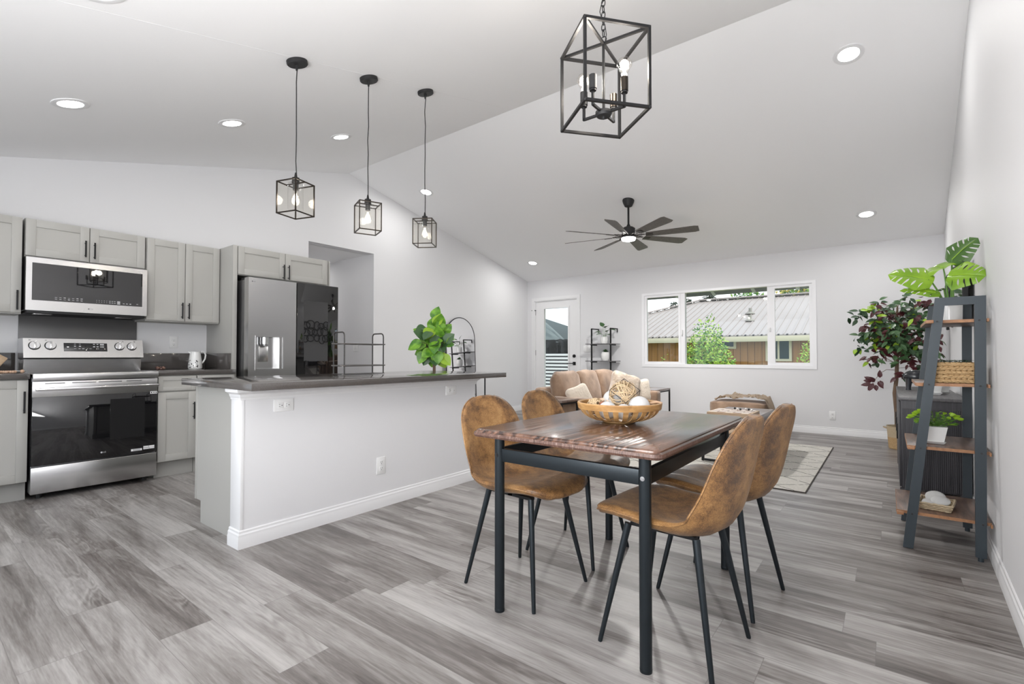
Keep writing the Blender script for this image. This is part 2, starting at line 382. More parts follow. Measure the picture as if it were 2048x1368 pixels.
def dup(root, loc, rz, label=None, group=None):
    def cp(o, par):
        c = o.copy(); col.objects.link(c); c.parent = par
        for ch in [x for x in KIDS.get(o.name, [])]: cp(ch, c)
        return c
    r = cp(root, None); r.location = loc; r.rotation_euler = (0, 0, rz)
    if label: r['label'] = label
    if group: r['group'] = group
    return r
KIDS = {}
def note_kids():
    KIDS.clear()
    for o in bpy.data.objects:
        if o.parent: KIDS.setdefault(o.parent.name, []).append(o)
def text(body, loc, rot, size, m, parent, name='lettering', label=None, ext=.0003):
    c = bpy.data.curves.new(name, 'FONT'); c.body = body; c.size = size; c.extrude = ext; c.align_x = 'CENTER'; c.align_y = 'CENTER'; c.materials.append(m)
    o = bpy.data.objects.new(name, c); col.objects.link(o)
    M = Matrix.Translation(loc) @ Euler(rot).to_matrix().to_4x4()
    if parent is not None:
        M = wm(parent).inverted() @ M; o.parent = parent
    o.location = M.to_translation(); o.rotation_euler = M.to_euler()
    if label: o['label'] = label
    dg = bpy.context.evaluated_depsgraph_get(); dg.update(); me = bpy.data.meshes.new_from_object(o.evaluated_get(dg))
    q = bpy.data.objects.new(name, me); col.objects.link(q); q.location = o.location; q.rotation_euler = o.rotation_euler; q.parent = parent
    if not me.materials: me.materials.append(m)
    if label: q['label'] = label
    bpy.data.objects.remove(o); q.name = name
    return q
ROTX = (R(90), 0, R(90))   # text on a face looking toward +X

# ------------------------------------------------------------------ room shell
XL, YB, YN, YR, ZR = -5.58, 7.685, -.9, 3.70, 3.43
def zc(y): return ZR - .2533 * (YR - y) if y < YR else ZR - .2367 * (y - YR)
def xr_(y): return .402 + .028 * (y - 3.3)
struct(MB().box(-8.2, 1.2, -2.6, YB + .15, -.12, 0), 'floor', FLOOR)
mb = MB(); e = .14
for y0, y1 in ((YN - .15, YR), (YR, YB + .15)):
    mb.prism([(y0, zc(y0)), (y1, zc(y1) if y1 != YR else ZR), (y1, (zc(y1) if y1 != YR else ZR) + e), (y0, zc(y0) + e)], 'x', XL - .15, .9)
mb.box(-8.2, XL - .14, 2.95, 4.3, 2.44, 2.56)
struct(mb, 'ceiling', CEIL)
struct(MB().box(-2.8765, -2.8735, YN, YR - .01, 0, .001).xf(Matrix(((1, 0, 0, 0), (0, 1, 0, 0), (0, .2533, 1, ZR - .2533 * YR - .0005), (0, 0, 0, 1)))), 'trim_1', mat('ceiling_tape_line', (.82, .82, .83), .8))
mb = MB()
mb.prism([(YN - .15, 0), (3.15, 0), (3.15, zc(3.15) + .05), (YN - .15, zc(YN - .15) + .05)], 'x', XL - .15, XL)
mb.prism([(3.15, 2.44), (4.10, 2.44), (4.10, zc(4.1) + .05), (YR, ZR + .05), (3.15, zc(3.15) + .05)], 'x', XL - .15, XL)
mb.prism([(4.10, 0), (YB + .15, 0), (YB + .15, zc(YB) + .05), (4.10, zc(4.1) + .05)], 'x', XL - .15, XL)
struct(mb, 'wall_left', WALL)
struct(MB().box(-8.2, XL - .15, 4.10, 4.22, 0, 2.5).box(-8.2, XL - .15, 3.03, 3.15, 0, 2.5).box(-8.2, -8.1, 3.1, 4.15, 0, 2.5), 'wall_hallway', WALL)
mb = MB(); y0, y1 = YN - .15, YB + .15
mb.prism([(y0, 0), (y1, 0), (y1, zc(y1) + .08), (YR, ZR + .08), (y0, zc(y0) + .08)], 'x', 0, .15)
for v in mb.bm.verts: v.co.x += xr_(v.co.y)
struct(mb, 'wall_right', WALL)
DX0, DX1, DZ = -5.405, -4.465, 2.085; WX0, WX1, WZ0, WZ1 = -3.235, -.775, .86, 2.065
mb = MB(); yb0, yb1 = YB, YB + .15
for x0, x1, z0, z1 in ((XL - .15, DX0, 0, 2.62), (DX0, DX1, DZ, 2.62), (DX1, WX0, 0, 2.62), (WX0, WX1, 0, WZ0), (WX0, WX1, WZ1, 2.62), (WX1, .8, 0, 2.62)):
    mb.box(x0, x1, yb0, yb1, z0, z1)
struct(mb, 'wall_back', WALL)
mb = MB()
for x0, x1, z0, z1 in ((XL - .15, -5.1, 0, 2.5), (-5.1, -.2, 2.13, 2.5), (-.2, .6, 0, 2.5)): mb.box(x0, x1, YN - .15, YN, z0, z1)
struct(mb, 'wall_near', WALL)
# baseboards: profiled strip
def base_run(mb, p0, p1, nrm, h=.095, t=.014):
    p0 = Vector((*p0, 0)); p1 = Vector((*p1, 0)); nv = Vector((*nrm, 0)).normalized()
    prof = [(0, 0), (t, 0), (t, h * .55), (t * .8, h * .62), (t * .8, h * .75), (t * .45, h * .83), (t * .45, h * .95), (t * .2, h), (0, h)]
    mb.skin([mb.ring([p + nv * a + Vector((0, 0, z)) for a, z in prof]) for p in (p0, p1)])
mb = MB(); base_run(mb, (DX1 + .065, YB), (xr_(YB), YB), (0, -1)); base_run(mb, (XL, YB), (DX0 - .065, YB), (0, -1)); struct(mb, 'baseboard_back', TRIM, sharp=25)
mb = MB(); base_run(mb, (xr_(YN), YN), (xr_(YB), YB), (-1, 0)); struct(mb, 'baseboard_right', TRIM, sharp=25)
mb = MB(); base_run(mb, (XL, 4.10), (XL, YB), (1, 0)); base_run(mb, (XL, YN), (XL, -.26), (1, 0)); struct(mb, 'baseboard_left', TRIM, sharp=25)
mb = MB(); base_run(mb, (-8.1, 4.10), (XL, 4.10), (0, -1)); struct(mb, 'baseboard_hallway', TRIM, sharp=25)

# window_1
win = thing('window_1', None, None, (WX0, YB, WZ0), kind='structure')
yf0, yf1 = YB - .012, YB + .09
mb = MB(); mb.frame('y', WX0, WX1, WZ0, WZ1, yf0, yf1, .045, .0, wt=.038, wb=.05)
mb.box(-2.60, -2.535, YB + .012, yf1, WZ0 + .05, WZ1 - .038).box(-1.372, -1.312, YB + .012, yf1, WZ0 + .05, WZ1 - .038)
struct(mb, 'window_frame', VINYL, win, sharp=30)
for x0, x1 in ((WX0 + .046, -2.601), (-1.311, WX1 - .046)):
    z0, z1 = WZ0 + .051, WZ1 - .039; w = .036
    s_ = struct(MB().frame('y', x0, x1, z0, z1, YB + .005, YB + .045, w), 'sliding_sash', VINYL, win)
    struct(MB().box(x0 + w, x1 - w, YB + .022, YB + .027, z0 + w, z1 - w), 'pane', GLASS, s_)
struct(MB().box(-2.535, -1.372, YB + .05, YB + .055, WZ0 + .05, WZ1 - .038), 'pane', GLASS, win)
struct(MB().box(-2.585, -2.565, YB - .02, YB + .01, 1.36, 1.45, .004), 'sash_lock', WHITEP, win, sharp=30)
struct(MB().box(-1.345, -1.330, YB - .012, YB + .01, 1.38, 1.44, .004), 'sash_lock', WHITEP, win, sharp=30)
# door_1
dr = thing('door_1', None, None, (DX0, YB, 0), kind='structure')
gx0, gx1, gz0, gz1 = -5.19, -4.665, .26, 1.93; sy0, sy1 = YB + .012, YB + .055; s0, s1 = DX0 + .018, DX1 - .018
mb = MB(); mb.box(s0, gx0, sy0, sy1, .01, DZ - .018).box(gx1, s1, sy0, sy1, .01, DZ - .018).box(gx0, gx1, sy0, sy1, gz1, DZ - .018).box(gx0, gx1, sy0, sy1, .01, gz0)
struct(mb, 'door_slab', TRIM, dr)
w = .032; y0, y1 = sy0 - .012, sy0
mb = MB().frame('y', gx0 - w, gx1 + w, gz0 - w, gz1 + w, y0, y1 - .001, w)
struct(mb, 'glazing_bead', TRIM, dr, sharp=30)
struct(MB().box(gx0, gx1, sy0 + .015, sy0 + .021, gz0, gz1), 'pane', GLASS, dr)
mb = MB(); kx = -4.535
mb.cyl((kx, sy0, 1.035), (kx, sy0 - .018, 1.035), .031, .029, 24)
struct(mb, 'deadbolt', BLACK, dr, sharp=30)
mb = MB(); mb.box(kx - .03, kx + .03, sy0 - .01, sy0, .87, .93, .003).cyl((kx, sy0, .90), (kx, sy0 - .05, .90), .011, n=12).box(kx - .125, kx + .012, sy0 - .058, sy0 - .044, .893, .909, .003)
struct(mb, 'door_handle', BLACK, dr, sharp=30)
for z in (1.87, 1.10, .3):
    struct(MB().cyl((s0 - .006, sy0 - .006, z - .05), (s0 - .006, sy0 - .006, z + .05), .007, n=10), 'hinge', BLACK, dr, sharp=30)
struct(MB().box(s0 - .07, s0 + .012, sy0 - .02, sy0 - .006, 1.905, 1.918, .002).cyl((s0 - .075, sy0 - .03, 1.911), (s0 - .075, sy0 - .004, 1.911), .008, n=10), 'door_stop', BLACK, dr, sharp=30)
mb = MB(); c = .062
mb.box(DX0 - c, DX0, YB - .016, YB, 0, DZ + c).box(DX1, DX1 + c, YB - .016, YB, 0, DZ + c).box(DX0, DX1, YB - .016, YB, DZ, DZ + c)
mb.box(DX0, DX0 + .016, YB - .002, YB + .15, 0, DZ).box(DX1 - .016, DX1, YB - .002, YB + .15, 0, DZ).box(DX0 + .016, DX1 - .016, YB - .002, YB + .15, DZ - .016, DZ)
struct(mb, 'trim_2', TRIM, sharp=30)

# eave outside the window
SOFF = mat('grey_soffit', (.16, .165, .17), .8); RAFT = mat('pale_rafter', (.55, .55, .53), .7)
mb = MB(); mb.prism([(YB + .15, 2.215), (8.42, 2.045), (8.42, 2.17), (YB + .15, 2.34)], 'x', -7.5, 2.5); struct(mb, 'eave', SOFF)
mb = MB()
for i in range(16):
    x = -7.1 + i * .6
    mb.prism([(YB + .16, 2.20), (8.40, 2.034), (8.40, 2.055), (YB + .16, 2.225)], 'x', x, x + .05)
struct(mb, 'eave_rafters', RAFT)

# ------------------------------------------------------------------ fixtures: outlets, switches
def outlet(name, loc, face, label, horiz=False, gang=1, cat='outlet', group=None, kind='duplex'):
    """plate on a wall; face = rotation about z of the outward normal (0: +X)"""
    o = thing(name, label, cat, loc, face, group=group); w, h = (.072 + .046 * (gang - 1), .116)
    if horiz: w, h = h, w
    MB().box(0, .006, -w / 2, w / 2, -h / 2, h / 2, .002).build('wall_plate', WHITEP, o, world=False)
    for g in range(gang):
        yo = (g - (gang - 1) / 2) * .046
        if kind == 'duplex':
            for s in (-1, 1):
                mb = MB(); yy, zz = (s * .0205, 0) if horiz else (yo, s * .0205)
                mb.box(.005, .0085, yy - .0165, yy + .0165, zz - .0165, zz + .0165, .002)
                if horiz: sl = [(yy - .006, zz + .006, .008, .002), (yy - .006, zz - .006, .008, .002)]; gr = (yy + .008, zz)
                else: sl = [(yy - .006, zz + .004, .002, .008), (yy + .006, zz + .004, .002, .008)]; gr = (yy, zz - .008)
                for a, b, c, d in sl: mb.box(.0083, .0089, a - c / 2, a + c / 2, b - d / 2, b + d / 2, m=1)
                mb.cyl((.0083, gr[0], gr[1]), (.0089, gr[0], gr[1]), .0028, n=10, m=1)
                mb.build('socket', [WHITEP, DARKHOLE], o, world=False)
        else:
            MB().box(.005, .0095, yo - .0165, yo + .0165, -.033, .033, .002).build('rocker', WHITEP, o, world=False)
    return o
outlet('wall_outlet', (XL, 1.747, 1.175), 0, 'white outlet on the kitchen wall between range and pitcher')
outlet('wall_outlet', (-.607, YB, .233 + .02), R(-90), 'white outlet low on the far wall below the big window')
outlet('wall_outlet', (-2.79, 1.428, .757), 0, 'horizontal white outlet at the near end of the island wall', True)
outlet('wall_outlet', (-2.79, 2.795, .765), 0, 'horizontal white outlet at the far end of the island wall', True)
outlet('wall_outlet', (-2.79, 2.116, .286), 0, 'upright white outlet low on the island wall')
outlet('light_switch', (-4.235, YB, 1.165), R(-90), 'four gang white switch plate right of the glazed door', gang=4, cat='switch', kind='rocker')
outlet('light_switch', (-5.985, 4.10, 1.165), R(-90), 'white switch plate with printed lines inside the hallway opening', gang=2, cat='switch', kind='rocker')

# ------------------------------------------------------------------ kitchen cabinets
def bar_pull(x, y, z, L, parent, vertical=True):
    mb = MB(); hx = x + .03
    if vertical: a, b = (hx, y, z - L / 2), (hx, y, z + L / 2); posts = [(y, z - L * .38), (y, z + L * .38)]
    else: a, b = (hx, y - L / 2, z), (hx, y + L / 2, z); posts = [(y - L * .38, z), (y + L * .38, z)]
    mb.cyl(a, b, .0058, n=10)
    for py, pz in posts: mb.cyl((x - .001, py, pz), (hx, py, pz), .0042, n=8)
    return mb.build('handle', BLACK, parent, label='black bar handle')
def shaker(name, X, y0, y1, z0, z1, parent, hy=None, hz=None, L=.15, rail=.058, vertical=True):
    t = .020; mb = MB()
    mb.box(X - t, X, y0, y0 + rail, z0, z1, .0015).box(X - t, X, y1 - rail, y1, z0, z1, .0015)
    mb.box(X - t, X, y0 + rail, y1 - rail, z1 - rail, z1, .0015).box(X - t, X, y0 + rail, y1 - rail, z0, z0 + rail, .0015)
    mb.box(X - t, X - .009, y0 + rail - .002, y1 - rail + .002, z0 + rail - .002, z1 - rail + .002)
    d = mb.build(name, CAB, parent)
    if hy is not None: bar_pull(X, hy, hz, L, d, vertical)
    return d
def cabinet(name, label, X, y0, y1, z0, z1, toe=False):
    o = thing(name, label, 'cabinet', (XL, (y0 + y1) / 2, z0 if not toe else 0))
    mb = MB(); bx_ = X - .022
    mb.box(XL, bx_, y0 + .001, y1 - .001, z0, z1, .001)
    if not toe:
        mb = MB(); th = .016
        mb.box(XL, bx_, y0 + .001, y0 + th, z0, z1).box(XL, bx_, y1 - th, y1 - .001, z0, z1).box(XL, bx_, y0 + th, y1 - th, z1 - th, z1)
        mb.box(XL, bx_ - .02, y0 + th, y1 - th, z0 + .012, z0 + .028).box(XL, XL + .008, y0 + th, y1 - th, z0, z1).box(bx_ - .02, bx_, y0 + th, y1 - th, z0, z1)
    mb.build('body', CAB, o)
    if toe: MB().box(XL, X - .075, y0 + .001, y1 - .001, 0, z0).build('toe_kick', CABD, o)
    return o
o = cabinet('wall_cabinet', 'tall grey wall cabinet left of the microwave, cut by the picture edge', -5.25, .19, .640, 1.364, 2.107)
shaker('door', -5.25, .193, .637, 1.374, 2.104, o, .613, 1.467)
o = cabinet('wall_cabinet', 'short wide grey cabinet above the microwave', -5.25, .652, 1.419, 1.812, 2.110)
shaker('door', -5.25, .655, 1.033, 1.820, 2.107, o, 1.006, 1.922, .135); shaker('door', -5.25, 1.038, 1.416, 1.820, 2.107, o, 1.064, 1.915, .135)
o = cabinet('wall_cabinet', 'grey two door wall cabinet between microwave and refrigerator', -5.25, 1.427, 2.036, 1.357, 2.107)
shaker('door', -5.25, 1.432, 1.731, 1.367, 2.104, o, 1.706, 1.463); shaker('door', -5.25, 1.736, 2.030, 1.367, 2.104, o, 1.760, 1.463)
o = cabinet('wall_cabinet', 'grey two door cabinet above the refrigerator', -4.97, 2.083, 3.050, 1.828, 2.110)
shaker('door', -4.97, 2.087, 2.549, 1.834, 2.107, o, 2.525, 1.908, .15); shaker('door', -4.97, 2.554, 3.028, 1.834, 2.107, o, 2.580, 1.910, .15)
o = thing('tall_side_panel', 'tall grey side panel standing left of the refrigerator', 'panel', (XL, 2.06, 0))
MB().box(XL, -4.992, 2.040, 2.058, 0, 2.11, .001).build('panel', CAB, o); MB().box(-4.992, -4.972, 2.040, 2.080, 0, 2.11, .001).build('stile', CAB, o)
o = thing('tall_side_panel', 'grey side panel on the hallway side of the refrigerator', 'panel', (XL, 3.075, 0))
MB().box(XL, -5.0, 3.068, 3.082, 0, 2.11, .001).build('panel', CAB, o)
o = cabinet('base_cabinet', 'grey full door base cabinet left of the range', -4.90, .19, .643, .135, .874, True)
shaker('door', -4.90, .193, .640, .140, .868, o, .618, .711, .155)
o = cabinet('base_cabinet', 'grey base cabinet left of the full door one, outside the frame', -4.90, -.25, .186, .135, .874, True)
shaker('door', -4.90, -.247, .183, .140, .868, o, -.22, .711, .155)
o = cabinet('base_cabinet', 'grey base cabinet with drawer right of the range', -4.90, 1.424, 1.718, .135, .874, True)
shaker('door', -4.90, 1.428, 1.714, .140, .728, o, 1.692, .560, .15)
shaker('drawer_front', -4.90, 1.428, 1.714, .740, .866, o, rail=.036)
o = cabinet('base_cabinet', 'narrow grey base cabinet against the tall side panel', -4.90, 1.720, 2.038, .135, .874, True)
shaker('door', -4.90, 1.723, 2.034, .140, .728, o, 1.75, .56, .15); shaker('drawer_front', -4.90, 1.723, 2.034, .740, .866, o, rail=.036)
# worktops
o = thing('worktop', 'taupe worktop left of the range with low upstand', 'worktop', (XL, .2, .876))
MB().box(XL + .001, -4.880, -.25, .646, .876, .914, .002).build('slab', QUARTZ, o); MB().box(XL + .001, XL + .02, -.25, .646, .9145, 1.067, .001).build('upstand', QUARTZ, o)
o = thing('worktop', 'taupe worktop right of the range carrying the white pitcher', 'worktop', (XL, 1.73, .876))
MB().box(XL + .001, -4.885, 1.418, 2.038, .876, .914, .002).build('slab', QUARTZ, o); MB().box(XL + .001, XL + .02, 1.446, 2.038, .9145, 1.067, .001).build('upstand', QUARTZ, o)
MB().box(XL + .021, -4.995, 2.020, 2.039, .9145, 1.067, .001).build('side_upstand', QUARTZ, o)
MB().box(XL + .001, XL + .018, .662, 1.4445, .70, 1.375, .001).build('backsplash_panel', SLAB, label='plain charcoal backsplash panel behind the range', cat='backsplash')

# ------------------------------------------------------------------ range
RG = thing('kitchen_range', 'stainless steel electric range with black glass oven door', 'range', (-5.2, 1.03, 0)); y0, y1 = .653, 1.412
MB().box(XL + .03, -4.895, y0 + .002, y1 - .002, .045, .885, .003).build('body', STEELD, RG)
for yy in (y0 + .06, y1 - .06):
    for xx in (-4.96, -5.45): MB().cyl((xx, yy, 0), (xx, yy, .05), .018, n=12).build('foot', BLACKM, RG)
mb = MB(); mb.box(XL + .06, -4.86, y0, y1, .893, .907, .002).box(-4.868, -4.835, y0, y1, .862, .914, .006, m=1).box(XL + .06, -4.85, y0, y0 + .012, .893, .913, .002, m=1).box(XL + .06, -4.85, y1 - .012, y1, .893, .913, .002, m=1)
mb.build('cooktop', [GLASSB, STEEL], RG)
dd = MB().box(-4.898, -4.858, y0 + .001, y1 - .001, .742, .857, .003).box(-4.898, -4.862, y0 + .002, y1 - .002, .246, .745, .002, m=1).build('oven_door', [STEEL, GLASSB], RG, label='black glass oven door with steel top rail')
MB().box(-4.8625, -4.8605, 1.10, 1.325, .38, .70).build('oven_window', GLASSV, dd)
mb = MB()
for a, b in ((.72, .83), (.87, 1.01), (1.025, 1.17), (1.20, 1.30)): mb.box(-4.859, -4.8565, y0 + (a - .653), y0 + (b - .653), .838, .843)
mb.build('vent_slots', DARKHOLE, dd)
mb = MB(); mb.box(-4.822, -4.800, y0 + .012, y1 - .006, .789, .812, .006)
for yy in (y0 + .035, y1 - .03): mb.box(-4.86, -4.805, yy - .012, yy + .012, .79, .811, .003)
mb.build('handle', CHROME, dd, label='long polished steel oven handle')
MB().box(-4.8585, -4.857, y1 - .052, y1 - .004, .727, .747).box(-4.857, -4.8567, y1 - .047, y1 - .038, .731, .743, m=1).box(-4.857, -4.8567, y1 - .031, y1 - .022, .733, .742, m=1).box(-4.857, -4.8567, y1 - .016, y1 - .007, .732, .742, m=1).build('energy_sticker', [PRINTW, DARKHOLE], dd)
mb = MB(); mb.box(-4.8615, -4.8603, 1.236, 1.31, .268, .286, m=1).box(-4.8604, -4.8600, 1.238, 1.248, .270, .284).box(-4.8604, -4.8600, 1.300, 1.308, .270, .284)
mb.box(-4.8615, -4.8603, 1.318, 1.395, .273, .300, m=1).box(-4.8604, -4.8600, 1.322, 1.352, .290, .298).box(-4.8604, -4.8600, 1.358, 1.392, .288, .299).box(-4.8604, -4.8600, 1.320, 1.355, .274, .280).box(-4.8604, -4.8600, 1.362, 1.392, .276, .283)
mb.build('warning_sticker', [PRINTW, PRINT], dd)
def round_logo(x, y, z, s, parent, m=PRINT):
    mb = MB(); mb.cyl((x, y, z), (x + .0006, y, z), s * .55, n=20); ob = mb.build('emblem', m, parent)
    text('LG', (x + .0004, y + s * 1.55, z), ROTX, s * 1.25, m, parent)
round_logo(-4.8615, 1.050, .290, .012, dd, PRINT)
MB().box(-4.898, -4.862, y0 + .001, y1 - .001, .045, .236, .004).build('storage_drawer', STEEL, RG)
# back panel, leaning slightly
bgp = MB().prism([(-5.49, .885), (-5.30, .885), (-5.275, 1.016), (-5.49, 1.016)], 'y', y0 + .006, y1 - .006).build('riser', STEEL, RG)
MB().box(-5.49, -5.30, y0 + .004, y1 - .004, 1.016, 1.030).build('riser_gap', DARKHOLE, RG)
cp = MB().prism([(-5.50, 1.028), (-5.235, 1.028), (-5.275, 1.180), (-5.50, 1.180)], 'y', y0, y1).build('control_panel', STEEL, RG)
sl = Vector((-.04, 0, .152)).normalized(); nv = Vector((.152, 0, .04)).normalized()
def on_panel(y, z, d=0.): return Vector((-5.235 - .04 * (z - 1.028) / .152, y, z)) + nv * d
rotp = Matrix((nv, Vector((0, 1, 0)), sl)).transposed()
dsp = MB().obox(on_panel(1.024, 1.113, .001), (.003, .276, .070), rotp, .001).build('display', GLASSB, cp)
mb = MB()
for i, (yy, zz, w, h) in enumerate([(.955, 1.137, .012, .003), (.985, 1.137, .012, .003), (.955, 1.120, .011, .008), (.985, 1.120, .013, .008), (.955, 1.100, .014, .003), (.982, 1.100, .012, .003), (1.006, 1.100, .014, .005), (1.03, 1.100, .01, .003), (1.052, 1.100, .014, .003), (1.075, 1.137, .012, .006), (1.098, 1.137, .012, .006), (1.075, 1.117, .014, .008), (1.098, 1.117, .014, .008), (1.127, 1.135, .026, .013), (1.127, 1.116, .026, .008), (1.10, 1.1, .01, .003)]):
    mb.obox(on_panel(yy, zz, .0028), (.0006, w, h), rotp)
mb.build('display_print', PRINT, dsp)
for yy in (.716, .808, 1.246, 1.332):
    mb = MB(); c = on_panel(yy, 1.123)
    mb.cyl(c, c + nv * .004, .036, .035, 28, m=1).cyl(c + nv * .004, c + nv * .022, .032, .029, 28)
    mb.obox(c + nv * .026, (.014, .014, .056), rotp, .003)
    k = mb.build('knob', [CHROME, BLACKM], cp); 
for yy in (.690, .782, 1.27, 1.352): MB().obox(on_panel(yy, 1.166, .0005), (.0006, .012, .005), rotp).build('burner_mark', STEELD, cp)

# ------------------------------------------------------------------ microwave
MW = thing('microwave', 'stainless over the range microwave with black glass front', 'microwave', (-5.37, 1.03, 1.39)); y0, y1 = .650, 1.413
MB().box(XL + .005, -5.21, y0 + .003, y1 - .003, 1.396, 1.808, .003).build('body', STEELD, MW)
mb = MB(); X0 = -5.17
mb.frame('x', y0, y1, 1.392, 1.798, -5.21, X0, .034, 0, wt=.040, wb=.078)
fd = mb.build('door_frame', STEEL, MW)
gw = MB().box(-5.205, -5.172, y0 + .033, y1 - .030, 1.468, 1.760).build('glass', GLASSG, MW)
MB().box(-5.1722, -5.1712, .725, 1.20, 1.525, 1.645).build('viewing_window', GLASSW, gw)
mb = MB(); g = random.Random(3)
for i in range(7):
    for z in (1.499, 1.485): mb.box(-5.1718, -5.1710, .815 + i * .0255, .815 + i * .0255 + .013, z, z + g.uniform(.002, .006))
for i in range(8):
    for z in (1.498, 1.484): mb.box(-5.1718, -5.1710, 1.068 + i * .0165, 1.068 + i * .0165 + (.003 if i < 5 else .011), z, z + .004)
mb.box(-5.1718, -5.1710, 1.205, 1.225, 1.492, 1.504).box(-5.1718, -5.1710, 1.205, 1.225, 1.478, 1.489)
for i in range(3): mb.box(-5.1718, -5.1710, 1.243 + i * .023, 1.255 + i * .023, 1.484, 1.489)
mb.box(-5.1718, -5.1710, 1.338, 1.35, 1.487, 1.491)
mb.build('button_print', PRINT, gw)
round_logo(X0, 1.020, 1.425, .011, fd, STEELD)
mb = MB(); mb.box(XL + .03, -5.19, y0 + .01, y1 - .01, 1.372, 1.397, .004).build('underside', BLACKM, MW)
for a in (.76, 1.27):
    MB().box(-5.33, -5.25, a - .055, a + .055, 1.368, 1.373, .001).build('grille' if a < 1 else 'lamp_lens', STEEL, MW)

# ------------------------------------------------------------------ refrigerator
FR = thing('refrigerator', 'stainless refrigerator with ice dispenser and dark glass right door', 'refrigerator', (-5.15, 2.575, 0)); y0, y1 = 2.103, 3.048
MB().box(-5.50, -4.875, y0 + .006, y1 - .006, .03, 1.775, .004).build('body', STEELD, FR)
for yy in (y0 + .07, y1 - .07):
    for xx in (-5.4, -4.95): MB().cyl((xx, yy, 0), (xx, yy, .035), .02, n=12).build('foot', BLACKM, FR)
mb = MB(); mb.box(-4.95, -4.85, y0 + .004, y0 + .06, 1.776, 1.792, .003); mb.build('hinge_cover', BLACKM, FR)
# left door as a frame of boxes around the dispenser recess
ym = 2.572; ry0, ry1, rz0, rz1 = 2.180, 2.434, .916, 1.225
mb = MB(); x0, x1 = -4.868, -4.782
mb.box(x0, x1, y0, ry0, .62, 1.790).box(x0, x1, ry1, ym, .62, 1.790).box(x0, x1, ry0, ry1, rz1, 1.790).box(x0, x1, ry0, ry1, .62, rz0)
ld = mb.build('door', STEELV, FR, label='brushed steel left door')
mb = MB(); mb.box(x0 + .012, x0 + .02, ry0, ry1, rz0, rz1).box(x0 + .012, x1 - .004, ry1 - .03, ry1, rz0, rz1)
dp = mb.build('dispenser', STEELV, ld)
w = .012; mb = MB().frame('x', ry0 - w, ry1 + w, rz0 - w, rz1 + w, x1 - .004, x1 + .004, w)
mb.build('dispenser_frame', STEEL, ld)
mb = MB(); mb.cyl((-4.81, 2.27, 1.155), (-4.81, 2.27, 1.222), .036, n=24).cyl((-4.81, 2.27, 1.140), (-4.81, 2.27, 1.158), .028, n=24, m=1); mb.build('water_spout', [CHROME, STEELD], ld)
mb = MB(); mb.box(-4.845, -4.836, 2.225, 2.318, .985, 1.135, .004); mb.build('dispenser_paddle', STEEL, ld)
round_logo(-4.7818, 2.138, 1.752, .012, ld, STEELD)
rdoor = MB().box(x0, -4.780, ym + .008, y1, .62, 1.795, .004).build('door', GLASSG, FR, label='dark glass right door')
MB().box(-4.7803, -4.7792, 2.655, 2.925, .985, 1.615).build('viewing_pane', GLASSP, rdoor)
mb = MB(); mb.box(x0, -4.786, y0, y1, .06, .61, .006); mb.build('freezer_drawer', STEELV, FR)

# ------------------------------------------------------------------ island
IW = thing('island_wall', 'white half wall with crown and baseboard carrying the island worktop', 'wall', (-2.85, 2.1, 0)); iy0, iy1, ix0, ix1 = 1.192, 3.085, -2.905, -2.790
MB().box(ix0, ix1 - .0, iy0 + .018, iy1, 0, .862).build('wall_panel', WALL, IW)
MB().box(ix0 - .004, ix1 + .003, iy0, iy0 + .020, 0, .862, .002).build('end_board', TRIM, IW)
def wrap(prof, name, z0):
    """moulding round the near end and the long face"""
    mb = MB(); path = [((ix0 - .004, iy0), (0, -1)), ((ix1 + .003, iy0), (1, -1)), ((ix1 + .003, iy1), (1, 1)), ((ix0, iy1), (0, 1))]
    rings = [mb.ring([Vector((p[0] + d[0] * a, p[1] + d[1] * a, z0 + z)) for a, z in prof]) for p, d in path]
    mb.skin(rings); return mb.build(name, TRIM, IW, sharp=25)
wrap([(-.002, 0), (.014, 0), (.014, .052), (.011, .060), (.011, .074), (.006, .082), (.006, .092), (.002, .097), (-.002, .097)], 'baseboard', 0)
wrap([(-.002, 0), (.004, 0), (.005, .010), (.010, .018), (.012, .030), (.026, .040), (.032, .043), (.033, .060), (-.002, .060)], 'crown_moulding', .802)
IC = thing('island_cabinet', 'grey island base cabinets on the kitchen side of the half wall', 'cabinet', (-3.2, 2.1, 0))
mb = MB(); mb.prism([(ix0 - .005, 0), (ix0 - .005, .862), (-3.495, .862), (-3.495, .135), (-3.430, .135), (-3.430, 0)], 'y', 1.232, 1.250); mb.build('end_panel', CAB, IC)
MB().box(-3.515, -3.495, 1.228, 1.27, .135, .862, .001).build('stile', CAB, IC)
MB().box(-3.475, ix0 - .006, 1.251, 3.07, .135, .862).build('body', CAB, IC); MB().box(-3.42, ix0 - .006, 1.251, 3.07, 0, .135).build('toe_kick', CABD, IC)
for i in range(3):
    a = 1.285 + i * .595; mb = MB(); t = -3.475
    for (p, q, r_, s_) in ((a, a + .058, .15, .85), (a + .527, a + .585, .15, .85), (a + .058, a + .527, .15, .21), (a + .058, a + .527, .79, .85)): mb.box(t - .02, t, p, q, r_, s_)
    mb.box(t - .011, t, a + .05, a + .53, .2, .8); d = mb.build('door', CAB, IC)
    MB().cyl((t - .05, a + .55, .66), (t - .05, a + .55, .81), .006, n=8).cyl((t - .02, a + .55, .68), (t - .05, a + .55, .68), .004, n=8).cyl((t - .02, a + .55, .79), (t - .05, a + .55, .79), .004, n=8).build('handle', BLACK, d)
IT = thing('island_worktop', 'long taupe quartz island worktop', 'worktop', (-3.05, 2.2, .862))
MB().box(-3.535, -2.578, 1.153, 3.245, .862, .900, .002).build('slab', QUARTZ, IT)
MB().cyl((-2.745, 3.16, 0), (-2.745, 3.16, .8615), .006, n=10).build('support_post', BLACK, label='thin black metal post under the far end of the island worktop', cat='post')

